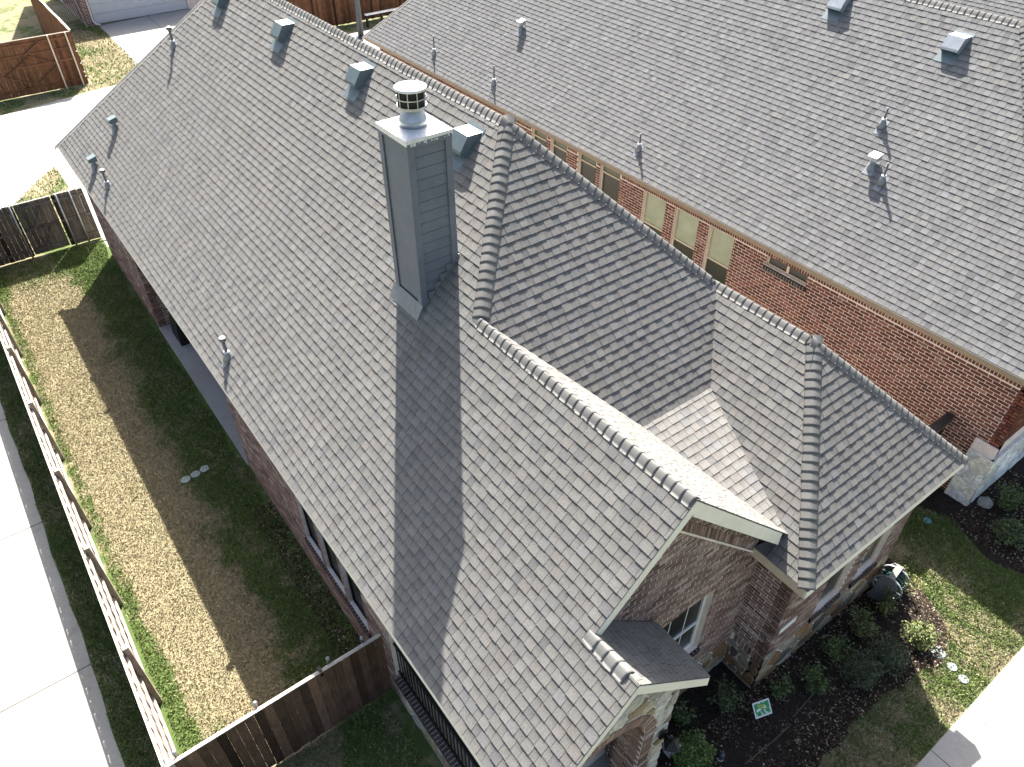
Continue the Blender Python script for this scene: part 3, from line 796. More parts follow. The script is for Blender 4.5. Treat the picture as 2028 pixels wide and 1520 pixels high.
def small_hood(parent,x,y,zf,t=T,pale=False):
    v=bpy.data.objects.new('exhaust_vent',None); COL.objects.link(v); v.parent=parent; v.location=(x,y,zf(x)); v.empty_display_size=.1
    b=MB(); b.lathe([(.10,-.05),(.085,.06),(.062,.10),(.062,.20)],n=14); b.build('stack',M['lead'],v)
    b=MB(); s=.115
    b.v=[(-s,-s,.18),(s,-s,.18),(s,s,.18),(-s,s,.18),(-s*.95,-s,.27),(s*.9,-s,.33),(s*.9,s,.33),(-s*.95,s,.27)]
    b.f=[(0,3,2,1),(4,5,6,7),(0,1,5,4),(1,2,6,5),(2,3,7,6),(3,0,4,7)]; b.build('hood',M['galv'] if pale else M['vent'],v)
    b=MB(); n_=Vector((-t,0,1)).normalized(); q=[(-.14,-.12),(.12,-.12),(.12,.12),(-.14,.12)]
    b.prism([Vector((a,yy,t*a))+n_*.014 for a,yy in q],[Vector((a,yy,t*a)) for a,yy in q]); b.build('flange',M['lead'],v)
for (x,y) in ((3.21,22.17),(2.38,22.1)): small_hood(house,x,y,zA)
def vent_pipe(parent,x,y,zf,hgt,cap,t=T,r=.034):
    v=bpy.data.objects.new('vent_pipe',None); COL.objects.link(v); v.parent=parent; v.location=(x,y,zf(x)); v.empty_display_size=.1
    b=MB(); b.tube([(0,0,-.05),(0,0,hgt)],r,10); b.build('pipe',M['pipe'],v,True)
    b=MB(); b.lathe([(.115,-.03),(.075,.07),(.05,.13),(.042,.16)],n=14); b.build('flashing_cone',M['lead'],v,True)
    b=MB(); b.lathe([(.044,.145),(.056,.15),(.058,.175),(.040,.18)],n=14); b.build('collar',M['galv_bright'],v,True)
    b=MB(); n_=Vector((-t,0,1)).normalized(); q=[(-.15,-.07),(.10,-.11),(.10,.11),(-.15,.07)]
    b.prism([Vector((a,yy,t*a))+n_*.014 for a,yy in q],[Vector((a,yy,t*a)) for a,yy in q]); b.build('flange',M['lead'],v)
    if cap:
        b=MB(); b.lathe([(.03,hgt-.03),(.066,hgt-.012),(.075,hgt+.02),(.062,hgt+.055),(.03,hgt+.072),(0,hgt+.075)],n=14,cap=False); b.build('rain_cap',M['pipe'],v,True)
        b=MB(); b.lathe([(.058,hgt+.0585),(.03,hgt+.0745),(0,hgt+.078)],n=14,cap=False); b.build('cap_top',M['galv_bright'],v,True)
for (x,y) in ((5.10,21.37),(2.36,20.69),(2.29,12.13)): vent_pipe(house,x,y,zA,.44,True,r=.036)

# trim boards: rakes, fascias, soffits
def trim(name,a,b,wd,th,mt,parent,upv=(0,0,1)):
    mb=MB(); mb.bar(a,b,th,wd,upv); return mb.build(name,mt,parent)
def rake(x0,z0,x1,z1,y,dp,mt,parent,top=-.02):
    mb=MB(); mb.prism([(x0,y,z0+top),(x1,y,z1+top),(x1,y,z1+top-dp),(x0,y,z0+top-dp)],[(x0,y+.03,z0+top),(x1,y+.03,z1+top),(x1,y+.03,z1+top-dp),(x0,y+.03,z0+top-dp)],None,True); return mb.build('rake_board',mt,parent)
rake(X2,Z2,XP-.35,zA(XP-.35),YG-.004,.21,M['cream'],house)
rake(X2+.0005,Z2,XF0-.20,zC(XF0-.20),YG-.0045,.27,M['cream'],house)
mb=MB(); mb.prism([(X2,YG+.03,Z2-.10),(XF0-.2,YG+.03,zC(XF0-.2)-.10),(XF0-.2,YGW,zC(XF0-.2)-.10),(X2,YGW,Z2-.10)],[(X2,YG+.03,Z2-.13),(XF0-.2,YG+.03,zC(XF0-.2)-.13),(XF0-.2,YGW,zC(XF0-.2)-.13),(X2,YGW,Z2-.13)],None,True); mb.build('soffit',M['cream'],house)
rake(XP,ZP,XE+.02,ZE,YP-.004,.17,M['cream'],house)
rake(XP+.0005,ZP,XPR-.01,ZE,YP-.0045,.19,M['cream'],house)
mb=MB(); mb.box((XE+.006,YP+.03,ZE-.19),(XE+.032,YF-.02,ZE-.022)); mb.build('fascia_board',M['cream'],house)
mb=MB(); mb.box((XE+.033,YP+.03,ZE-.19),(XW+.06,YF-.1,ZE-.165)); mb.build('soffit',M['cream'],house)
mb=MB(); mb.box((XDL+.006,YE+.03,ZE-.21),(XDL+.034,YGW,ZE-.022)); mb.build('fascia_board',M['tan_frame'],house)
mb=MB(); mb.box((XDL+.006,YE+.004,ZE-.20),(XER-.006,YE+.03,ZE-.022)); mb.build('fascia_board',M['cream'],house)
mb=MB(); mb.box((XDL+.035,YE+.031,ZE-.20),(XER-.02,YW+.04,ZE-.175)); mb.box((XDL+.035,YW+.041,ZE-.20),(XDW+.05,YGW,ZE-.175)); mb.build('soffit',M['cream'],house)
mb=MB(); mb.box((XPR-.034,YP+.03,ZE-.19),(XPR-.006,YGW,ZE-.022)); mb.build('fascia_board',M['cream'],house)
mb=MB(); mb.box((XP+.02,YGW-.30,ZP-.045),(XPR-.01,YGW-.30+.001,ZP-.044)); 

# ---------------- walls
wall=bpy.data.objects.new('wall',None); COL.objects.link(wall); wall.parent=house; wall.empty_display_size=.2
def cells(u0,u1,v0,v1,holes,conv=None):
    us=sorted(set([u0,u1]+[min(max(h[i],u0),u1) for h in holes for i in (0,1)])); vs=sorted(set([v0,v1]+[min(max(h[i],v0),v1) for h in holes for i in (2,3)]))
    out=[]
    for i in range(len(us)-1):
        for j in range(len(vs)-1):
            c=((us[i]+us[i+1])/2,(vs[j]+vs[j+1])/2)
            if any(h[0]<c[0]<h[1] and h[2]<c[1]<h[3] for h in holes): continue
            p=[(us[i],vs[j]),(us[i+1],vs[j]),(us[i+1],vs[j+1]),(us[i],vs[j+1])]
            if conv: p=clip_conv(p,conv)
            if p: out.append(p)
    return out
def wall_slab(parent,O,u,v,n,polys,th,mt,name='wall_face'):
    mb=MB(); O=Vector(O);u=Vector(u);v=Vector(v);n=Vector(n)
    for p in polys: mb.prism([O+u*a+v*b for a,b in p],[O+u*a+v*b-n*th for a,b in p],None,True)
    return mb.build(name,mt,parent)
BS=BrickSet(wall,pal_house,31)
def brick_wall(bs,parent,O,u,n,u0,u1,v0,v1,holes,seed,mt,conv=None,th=.22,bv0=None,soldiers=True):
    v=(0,0,1); wall_slab(parent,O,u,v,n,cells(u0,u1,v0,v1,holes,conv),th,mt)
    for r in brick_rects(u0,u1,bv0 if bv0 is not None else v0,v1,holes,seed): bs.add(O,u,v,n,r,conv)
def window(parent,O,u,n,hole,depth=.10,fr=.045,mt='cream',pane='pane_dark',rails=(),pane_low=None,sill=True,muntins=0,name='window'):
    O=Vector(O);u=Vector(u);n=Vector(n); v=Vector((0,0,1)); a,b,c,d=hole
    W=bpy.data.objects.new(name,None); COL.objects.link(W); W.parent=parent; W.empty_display_size=.1
    base=O-n*depth
    def bx(u0,u1,v0,v1,t0,t1,nm,m_):
        mb=MB(); pts=[(u0,v0),(u1,v0),(u1,v1),(u0,v1)]
        mb.prism([base+u*p+v*q+n*t1 for p,q in pts],[base+u*p+v*q+n*t0 for p,q in pts],None,True); return mb.build(nm,m_,W)
    bx(a,a+fr,c,d,-.02,.035,'frame',M[mt]); bx(b-fr,b,c,d,-.02,.035,'frame',M[mt]); bx(a+fr,b-fr,d-fr,d,-.02,.034,'frame',M[mt]); bx(a+fr,b-fr,c,c+fr,-.02,.036,'frame',M[mt])
    for r in rails: bx(a+fr,b-fr,r-.022,r+.022,-.015,.030,'rail',M[mt])
    cuts=[c+fr]+list(rails)+[d-fr]
    for i in range(len(cuts)-1):
        m_=M[pane_low] if (pane_low and i==0) else M[pane]
        bx(a+fr-.002,b-fr+.002,cuts[i]-.001,cuts[i+1]+.001,-.012-.001*i,.004-.001*i,'pane',m_)
    for k in range(muntins):
        uu=a+(b-a)*(k+1)/(muntins+1); bx(uu-.008,uu+.008,c+fr,d-fr,.004,.010,'muntin',M[mt])
    return W
def rowlock(bs,O,u,n,u0,u1,z,proj=.045,wd=.07,hgt=.11,col=None,slope=.03):
    """sill of bricks on edge, sloping out"""
    O=Vector(O);u=Vector(u);n=Vector(n); k=int((u1-u0)/.0762); rng=random.Random(int(u0*100)+5); mb=MB()
    for i in range(k):
        a=u0+i*(u1-u0)/k; b=a+(u1-u0)/k-.012; c=col(rng) if col else bs.pal(rng)
        q=[O+u*a-n*.10+Vector((0,0,z)),O+u*b-n*.10+Vector((0,0,z)),O+u*b+n*proj+Vector((0,0,z-slope)),O+u*a+n*proj+Vector((0,0,z-slope))]
        b_=MB(); b_.prism(q,[p-Vector((0,0,hgt)) for p in q],(1,1,1,1)); o=b_.build('brick',M['brick'],bs.wall); o.color=(*c,1)
    q=[O+u*u0-n*.098+Vector((0,0,z-.007)),O+u*u1-n*.098+Vector((0,0,z-.007)),O+u*u1+n*(proj-.008)+Vector((0,0,z-slope-.007)),O+u*u0+n*(proj-.008)+Vector((0,0,z-slope-.007))]
    mb.prism(q,[p-Vector((0,0,hgt-.016)) for p in q],None,True); mb.build('sill_mortar',M['mortar'],bs.wall)
def dark_brick(rng):
    g=1+rng.gauss(0,.15); return (.060*g,.048*g,.046*g)

# left (side yard) wall, with three windows and the patio recess
OL=(XW,0,0); UL=(0,1,0); NL=(-1,0,0)
lw=[(9.03,9.80,1.02,2.75),(8.12,8.90,1.02,2.75),(7.22,7.98,1.02,2.75)]
brick_wall(BS,wall,OL,UL,NL,6.32,13.35,0,3.52,lw,41,M['mortar'])
brick_wall(BS,wall,OL,UL,NL,20.0,25.05,0,3.52,[],42,M['mortar'])
for h_ in lw:
    window(house,OL,UL,NL,h_,rails=(1.9,),mt='black'); rowlock(BS,OL,UL,NL,h_[0]-.05,h_[1]+.05,1.02,col=dark_brick)
# recess: far return facing the camera, near return, back wall
brick_wall(BS,wall,(0,20.0,0),(1,0,0),(0,-1,0),XW,4.8,.06,3.5,[],43,M['mortar'],th=.02)
wall_slab(wall,(0,13.35,0),(1,0,0),(0,0,1),(0,1,0),[[(XW+.22,0),(4.8,0),(4.8,3.5),(XW+.22,3.5)]],.02,M['mortar'])
brick_wall(BS,wall,(4.8,0,0),(0,1,0),(-1,0,0),13.37,19.98,.06,3.5,[(15.5,17.3,.07,2.2)],44,M['mortar'])
window(house,(4.8,0,0),(0,1,0),(-1,0,0),(15.5,17.3,.07,2.2),muntins=1)
wall_slab(wall,(0,25.05,0),(1,0,0),(0,0,1),(0,1,0),[[(XW,0),(XRR-.3,0),(XRR-.3,3.52),(XW,3.52)]],.2,M['mortar'])
wall_slab(wall,(XRR-.3,0,0),(0,1,0),(0,0,1),(1,0,0),[[(YW,0),(25.0,0),(25.0,3.52),(YW,3.52)]],.2,M['mortar'])
# gable wall
GO=(0,YGW,0); GU=(1,0,0); GN=(0,-1,0)
gconv=ccw([(XP-.6,0),(XDW,0),(XDW,zC(XDW)-.13),(X2,Z2-.13),(XP-.6,zA(XP-.6)-.13)])
gw=[(5.22,6.36,1.55,3.25)]
brick_wall(BS,wall,GO,GU,GN,XP-.6,XDW,0,6.6,gw,45,M['mortar_pink'],gconv,bv0=.86)
window(house,GO,GU,GN,gw[0],depth=.12,fr=.06,rails=(2.25,),mt='white',muntins=2); rowlock(BS,GO,GU,GN,5.17,6.42,1.55,col=dark_brick)
# soldier course under the right rake
rng=random.Random(77); d_=Vector((1,0,-T)).normalized(); nn=Vector((-T,0,-1)).normalized()
for i in range(34):
    s=.02+i*.0762; P=Vector((X2,YGW-.013,Z2-.55))+d_*s; q=[P,P+d_*.064,P+d_*.064+nn*.0+Vector((0,0,-.20)),P+Vector((0,0,-.20))]
    if P.x>XDW-.12: break
    b=MB(); b.prism(q,[p+Vector((0,.012,0)) for p in q],(1,1,1,1)); o=b.build('brick',M['brick'],wall); o.color=(*pal_house(rng),1)
mb=MB(); a=Vector((X2+.15,YGW-.012,Z2-.78-.15*T)); b_=Vector((XDW-.02,YGW-.012,Z2-.78-T*(XDW-.02-X2))); mb.bar(a,b_,.024,.03); mb.build('mortar_band',M['mortar_pink'],wall)
# side wall of the right-hand block
DO=(XDW,0,0); DU=(0,1,0); DN=(-1,0,0)
brick_wall(BS,wall,DO,DU,DN,YW,YGW-.001,0,3.52,[],46,M['mortar_pink'],bv0=1.02)
rng=random.Random(78)
for i in range(9):
    a=YW+.02+i*.0762; z0=.80
    if a+.064<YGW: BS.add(DO,DU,(0,0,1),DN,(a,a+.064,z0+.02,z0+.205))
stones(wall,DO,DU,(0,0,1),DN,voronoi_cells(YW+.012,YGW-.02,.02,.81,.27,7,asp=.9),STONES_WARM,7)
gcells=voronoi_cells(XP+1.3,XDW-.02,.02,.85,.27,9,asp=1.3)
stones(wall,GO,GU,(0,0,1),GN,gcells,STONES_WARM,9)
# front wall of the right-hand block
EO=(0,YW,0); EU=(1,0,0); EN=(0,-1,0)
ew=[(8.66,9.44,1.22,2.9),(9.86,10.58,1.22,2.9)]
brick_wall(BS,wall,EO,EU,EN,XDW,XWR,0,3.52,ew,47,M['mortar_pink'],bv0=1.0)
for h_ in ew:
    window(house,EO,EU,EN,h_,rails=(2.1,),mt='tan_frame'); rowlock(BS,EO,EU,EN,h_[0]-.06,h_[1]+.06,1.18,col=dark_brick,hgt=.12)
stones(wall,EO,EU,(0,0,1),EN,voronoi_cells(XDW+.01,XWR-.01,.02,.99,.30,10,asp=1.4),STONES_WARM+STONES_PALE[2:4],10)
mb=MB(); mb.box((7.52,YW-.025,1.74),(7.95,YW-.012,1.88)); mb.build('address_plaque',M['white'],house)
mb=MB()  # raised slab edge at the foot of the wall
mb.box((XDW-.03,YW-.05,-.05),(XWR,YW-.001,.03)); mb.box((XDW-.03,YW,-.05),(XDW-.001,YGW,.03)); mb.build('foundation',M['concrete'],house)

# ---------------- porch
PO=(0,YPW,0); PU=(1,0,0); PN=(0,-1,0); AX,AZ,AR,AO=3.30,2.75,.86,1.06
mb=MB()
def arch_top(x):
    d=abs(x-AX); return AZ+math.sqrt(max(AR*AR-d*d,0)) if d<AR else 0
def roof_line(x): return (zA(x) if x<XP else ZP-T*(x-XP))-.13
xs=sorted(set([XW,XPW,XP]+[AX+AR*math.cos(t) for t in np.linspace(0,math.pi,25)]))
xs=[x for x in xs if XW<=x<=XPW]
for i in range(len(xs)-1):
    a,b=xs[i]+1e-5,xs[i+1]-1e-5; za,zb=arch_top(a),arch_top(b)
    if (a+b)/2>AX+AR or (a+b)/2<AX-AR: za=zb=0
    q=[(a,YPW,za),(b,YPW,zb),(b,YPW,roof_line(b)),(a,YPW,roof_line(a))]; mb.prism(q,[(x,y+.42,z) for x,y,z in q],None,True)
mb.build('porch_front',M['mortar'],wall)
pc=ccw([(XW,0),(XPW,0),(XPW,roof_line(XPW)),(XP,ZP-.13),(XW,roof_line(XW))])
cl=[]
for poly in voronoi_cells(XW+.01,XPW-.01,.02,5.0,.30,14,conv=pc,asp=1.25):
    cx_=sum(p[0] for p in poly)/len(poly); cy_=sum(p[1] for p in poly)/len(poly)
    if cy_>AZ:
        dx,dy=cx_-AX,cy_-AZ; L=math.hypot(dx,dy)
        if L<AR: continue
        px,py=AX+dx/L*(AO+.012),AZ+dy/L*(AO+.012); poly=clip(poly,(px,py),(px+dy/L,py-dx/L)) if True else poly
    else:
        if abs(cx_-AX)<AR: continue
        if cx_>AX: poly=clip(poly,(AX+AO+.012,1),(AX+AO+.012,0))
        else: poly=clip(poly,(AX-AO-.012,0),(AX-AO-.012,1))
    if len(poly)>=3 and abs(area2(poly))>.003: cl.append(poly)
stones(wall,PO,PU,(0,0,1),PN,cl,STONES_PALE,15,.024)
stones(wall,(XPW,0,0),(0,1,0),(0,0,1),(1,0,0),voronoi_cells(YPW+.01,YGW-.02,.02,3.4,.3,18,asp=1.2),STONES_WARM,18)
wall_slab(wall,(XPW,0,0),(0,1,0),(0,0,1),(1,0,0),[[(YPW,0),(YGW,0),(YGW,3.5),(YPW,3.5)]],.2,M['mortar'])
rng=random.Random(80)
arch_mesh=None
nb=int(math.pi*AO/.0762)
for i in range(nb):
    t=math.pi*(i+.5)/nb; rd=Vector((math.cos(t),0,math.sin(t))); tg=Vector((-math.sin(t),0,math.cos(t)))
    P=Vector((AX,YPW-.006,AZ))+rd*((AR+AO)/2); b=MB(); b.obox(P,rd*((AO-AR)/2-.006),tg*.031,Vector((0,.010,0)),(1,1,1,1)); o=b.build('brick',M['brick'],wall); o.color=(*pal_house(rng),1)
for side in (1,-1):      # ring continues down the jambs
    k=0; z=AZ-.04
    while z>.1:
        P=Vector((AX+side*(AR+AO)/2,YPW-.006,z)); b=MB(); b.obox(P,Vector((.094,0,0)),Vector((0,.010,0)),Vector((0,0,.031)),(1,1,1,1)); o=b.build('brick',M['brick'],wall); o.color=(*pal_house(rng),1)
        z-=.0762
ib=MB()
for k in range(2):       # lining of the arch and its jambs
    for i in range(35):
        t=math.pi*(i+.5)/35; rd=Vector((math.cos(t),0,math.sin(t))); tg=Vector((-math.sin(t),0,math.cos(t))); yy=YPW+.10+k*.2135+(.05 if i%2 else 0)
        ib.obox(Vector((AX,yy,AZ))+rd*(AR-.004),rd*.010,tg*.031,Vector((0,.098,0)),(*pal_house(rng),1))
    for side in (1,-1):
        z=AZ-.04; i=0
        while z>.1:
            ib.obox((AX+side*(AR-.004),YPW+.10+k*.2135+(.05 if i%2 else 0),z),(.010,0,0),(0,.098,0),(0,0,.031),(*pal_house(rng),1)); z-=.0762; i+=1
stuff(ib.build('arch_lining_bricks',M['brick'],wall))
# porch inside: floor, door wall, low side wall with railing
slab('porch_floor',[(XW+.02,YPW+.43),(XPW-.21,YPW+.43),(XPW-.21,6.2),(XW+.02,6.2)],.16,M['patio'],.2)
brick_wall(BS,wall,(XPW-.22,0,0),(0,1,0),(-1,0,0),YPW+.43,6.3,.16,3.5,[(4.1,5.1,.17,2.5)],49,M['mortar'],th=.02)
window(house,(XPW-.22,0,0),(0,1,0),(-1,0,0),(4.1,5.1,.17,2.5),mt='black',name='front_door')
wall_slab(wall,(0,6.32,0),(1,0,0),(0,0,1),(0,-1,0),[[(XW+.22,0),(XPW,0),(XPW,3.5),(XW+.22,3.5)]],.1,M['mortar'])
wall_slab(wall,(XW,0,0),(0,1,0),(0,0,1),(-1,0,0),[[(YPW+.43,0),(6.30,0),(6.30,.74),(YPW+.43,.74)]],.24,M['mortar'])
wall_slab(wall,(XW,0,0),(0,1,0),(0,0,1),(-1,0,0),[[(YPW+.43,3.15),(6.30,3.15),(6.30,3.5),(YPW+.43,3.5)]],.24,M['mortar'])
rowlock(BS,(XW,0,0),(0,1,0),(-1,0,0),YPW+.45,6.28,.87,proj=.06,col=dark_brick,hgt=.11,slope=.02)
stones(wall,(XW,0,0),(0,1,0),(0,0,1),(-1,0,0),voronoi_cells(YPW+.01,6.30,.02,.70,.27,19,asp=1.5),STONES_PALE,19)
wall_slab(wall,(XW,0,0),(0,1,0),(0,0,1),(-1,0,0),[[(YPW,0),(YPW+.429,0),(YPW+.429,3.5),(YPW,3.5)]],.2,M['mortar'])
stones(wall,(XW,0,0),(0,1,0),(0,0,1),(-1,0,0),voronoi_cells(YPW+.01,YPW+.42,.72,3.4,.3,20,asp=1.0),STONES_PALE,20)
rail=bpy.data.objects.new('porch_railing',None); COL.objects.link(rail); rail.parent=house
RX=XW+.06
for z in (.96,1.86): 
    mb=MB(); mb.box((RX-.02,YPW+.44,z-.015),(RX+.02,6.30,z+.015)); mb.build('rail',M['black'],rail)
bm_=MB(); bm_.box((-.009,-.009,.975),(.009,.009,1.845)); bmesh_=bm_.mesh('baluster',M['black'])
y=YPW+.52
while y<6.28: inst('baluster',bmesh_,rail,Matrix.Translation((RX,y,0))); y+=.105
lan=bpy.data.objects.new('wall_lantern',None); COL.objects.link(lan); lan.parent=house; lan.location=(4.50,YPW-.05,2.45)
mb=MB(); mb.lathe([(.075,0),(.09,.01),(.09,.03),(.05,.05)],n=14); o=mb.build('backplate',M['black'],lan); o.rotation_euler=(math.pi/2,0,0)
mb=MB(); mb.tube([(0,0,.0),(0,-.10,.10),(0,-.19,.06)],.012,6); mb.build('arm',M['black'],lan)
mb=MB(); 
mb.v=[(-.06,-.25,-.26),(.06,-.25,-.26),(.06,-.13,-.26),(-.06,-.13,-.26),(-.095,-.285,.0),(.095,-.285,.0),(.095,-.095,.0),(-.095,-.095,.0)]
mb.f=[(0,3,2,1),(4,5,6,7),(0,1,5,4),(1,2,6,5),(2,3,7,6),(3,0,4,7)]; mb.build('lantern_glass',M['lamp_glass'],lan)
mb=MB(); mb.lathe([(.15,.0),(.145,.012),(.05,.09),(.015,.11)],(0,-.19,.003),4); mb.build('lantern_roof',M['black'],lan)
mb=MB()
for a,b in (((-.06,-.25,-.26),(-.095,-.285,.0)),((.06,-.25,-.26),(.095,-.285,.0)),((.06,-.13,-.26),(.095,-.095,.0)),((-.06,-.13,-.26),(-.095,-.095,.0))): mb.bar(a,b,.014,.014)
mb.build('lantern_frame',M['black'],lan)
BS.finish(300)

# ================================================================== NEIGHBOUR'S HOUSE
nh=thing('brick_house','dark red brick house with tan fascia and a broad grey roof, beyond the chimney house','house')
mb=MB()
deck_poly(mb,[(NX,NYN,NZ),(NX,NYF,NZ),(NRX,NYF-4.63,NRZ),(NRX,NYN+4.63,NRZ)])
deck_poly(mb,[(NX,NYN,NZ),(NRX,NYN+4.63,NRZ),(NRX+4.63,NYN,NZ)])
deck_poly(mb,[(NRX,NYN+4.63,NRZ),(NRX,NYF-4.63,NRZ),(NRX+4.63,NYF,NZ),(NRX+4.63,NYN,NZ)])
deck_poly(mb,[(NX,NYF,NZ),(NRX,NYF-4.63,NRZ),(NRX+4.63,NYF,NZ)])
nroof=mb.build('roof',M['deck'],nh)
make_shingles(nroof,[plane_negx(NX,NZ,1.0,[[(NYN,NX),(NYF,NX),(NYF-4.63,NRX),(NYN+4.63,NRX)]]),
    plane_negy(NYN,NZ,1.0,[[(NX,NYN),(NX+9.26,NYN),(NRX,NYN+4.63)]])],202,palN)
n1=Vector((-1,0,1)).normalized(); n2=Vector((1,0,1)).normalized(); n3=Vector((0,-1,1)).normalized(); n4=Vector((0,1,1)).normalized()
cap_row((NRX,NYF-4.63,NRZ),(NRX,NYN+4.63,NRZ),n1,n2,21,roof_=nroof)
cap_row((NRX,NYN+4.63,NRZ),(NX,NYN,NZ),n1,n3,22,roof_=nroof)
cap_row((NX,NYF,NZ),(NRX,NYF-4.63,NRZ),n1,n4,23,roof_=nroof)
nwall=bpy.data.objects.new('wall',None); COL.objects.link(nwall); nwall.parent=nh
NB=BrickSet(nwall,pal_neigh,61)
NO=(NXW,0,0); NU=(0,1,0); NN=(-1,0,0)
nwin=[(17.80,18.58,1.2,3.56),(16.80,17.60,1.2,3.56),(15.44,16.27,1.2,3.56),(14.40,15.26,1.2,3.56),(12.55,13.42,1.2,3.27),(11.34,12.20,1.2,3.27),(10.13,10.97,1.2,3.27),(7.90,9.08,3.02,3.29)]
wall_slab(nwall,NO,NU,(0,0,1),NN,cells(NYW,28.6,0,3.60,nwin),.25,M['mortar_pink'])
for r in brick_rects(NYW,28.6,.02,3.26,nwin,62,.081,.235,.017): NB.add(NO,NU,(0,0,1),NN,r)
y=NYW                                        # soldier course under the eave
while y<28.5:
    h_=[w_ for w_ in nwin if w_[0]-.03<y+.03<w_[1]+.03 and w_[3]>3.4]
    if not h_: NB.add(NO,NU,(0,0,1),NN,(y,y+.060,3.285,3.48))
    y+=.0762
for i,h_ in enumerate(nwin):
    if i<4: window(nh,NO,NU,NN,h_,depth=.11,fr=.05,mt='tan_frame',pane='pane_green',pane_low='pane_dark',rails=(3.13,))
    elif i<7: window(nh,NO,NU,NN,h_,depth=.11,fr=.05,mt='tan_frame',pane='blind',pane_low='pane_dark',rails=(2.30,))
    else:
        window(nh,NO,NU,NN,(h_[0],(h_[0]+h_[1])/2,h_[2],h_[3]),depth=.10,fr=.035,mt='tan_frame'); window(nh,NO,NU,NN,((h_[0]+h_[1])/2,h_[1],h_[2],h_[3]),depth=.10,fr=.035,mt='tan_frame')
        rowlock(NB,NO,NU,NN,h_[0]-.05,h_[1]+.05,h_[2],col=dark_brick)
# front wall with the pale stone corner
wall_slab(nwall,(0,NYW,0),(1,0,0),(0,0,1),(0,-1,0),[[(NXW,0),(23,0),(23,3.5),(NXW,3.5)]],.2,M['mortar_pink'])
for r in brick_rects(NXW,18.0,1.85,3.5,[],63,.081,.235,.017): NB.add((0,NYW,0),(1,0,0),(0,0,1),(0,-1,0),r)
wall_slab(nwall,(NXW-.07,0,0),(0,1,0),(0,0,1),(-1,0,0),[[(NYW-.07,0),(3.14,0),(3.14,1.46),(NYW-.07,1.46)]],.069,M['mortar'])
wall_slab(nwall,(0,NYW-.07,0),(1,0,0),(0,0,1),(0,-1,0),[[(NXW-.069,0),(18,0),(18,1.46),(NXW-.069,1.46)]],.069,M['mortar'])
stones(nwall,(NXW-.07,0,0),(0,1,0),(0,0,1),(-1,0,0),voronoi_cells(NYW-.07,3.135,.02,1.455,.40,71,asp=.75),STONES_WHITE,71,.014)
stones(nwall,(0,NYW-.07,0),(1,0,0),(0,0,1),(0,-1,0),voronoi_cells(NXW-.06,18,.02,1.455,.40,72,asp=1.2),STONES_WHITE,72,.014)
for i in range(6): NB.add((NXW-.02,0,0),NU,(0,0,1),NN,(NYW-.02+i*.078,NYW-.02+i*.078+.064,1.47,1.75))
mb=MB(); mb.box((NXW-.03,NYW-.03,1.462),(NXW,3.14,1.76)); mb.build('wall_face',M['mortar_pink'],nwall)
NB.finish(300)
mb=MB(); mb.box((NX+.006,NYN+.03,NZ-.15),(NX+.032,NYF-.02,NZ-.022)); mb.build('fascia_board',M['tan_trim'],nh)
mb=MB(); mb.box((NX+.006,NYN+.004,NZ-.15),(NX+9.2,NYN+.029,NZ-.022)); mb.build('fascia_board',M['tan_trim'],nh)
mb=MB(); mb.box((NX+.033,NYN+.03,NZ-.148),(NXW+.05,NYF-.05,NZ-.122)); mb.build('soffit',M['tan_trim'],nh)
mb=MB(); mb.box((NX-.012,NYN,NZ-.016),(NX+.03,NYF,NZ-.008)); mb.build('drip_edge',M['cream'],nh)
def zN(x): return NZ+(x-NX)
for (x,y) in ((18.46,11.30),(18.30,8.15)): slant_vent(nh,x,y,zN,t=1.0,mt=M['galv'])
for (x,y) in ((16.08,21.1),(16.14,8.02)): small_hood(nh,x,y,zN,1.0,True)
for (x,y,h_) in ((14.72,24.5,.62),(14.70,20.75,.60),(14.80,13.96,.46),(16.80,8.42,.42),(15.98,7.60,.46)): vent_pipe(nh,x,y,zN,h_,False,1.0,.028)

# a third roof shows beyond the neighbour's ridge
th=thing('brick_house','grey shingle roof partly seen behind the far ridge, at the upper right corner','house')
mb=MB(); TX=26.4
deck_poly(mb,[(TX,2.5,3.7),(TX,29,3.7),(TX+4.6,24.4,8.3),(TX+4.6,7.1,8.3)]); deck_poly(mb,[(TX,2.5,3.7),(TX+4.6,7.1,8.3),(TX+9.2,2.5,3.7)]); deck_poly(mb,[(TX+4.6,7.1,8.3),(TX+4.6,24.4,8.3),(TX+9.2,29,3.7),(TX+9.2,2.5,3.7)]); deck_poly(mb,[(TX,29,3.7),(TX+4.6,24.4,8.3),(TX+9.2,29,3.7)])
troof=mb.build('roof',M['deck'],th)
make_shingles(troof,[plane_negx(TX,3.7,1.0,[[(6,TX+.0),(16,TX+.0),(16,TX+4.6),(7.1,TX+4.6)]])],303,palN,n_single=120)
mb=MB(); mb.box((TX+.35,2.9,0),(TX+8.9,28.6,3.5)); mb.build('wall',M['mortar_pink'],th)

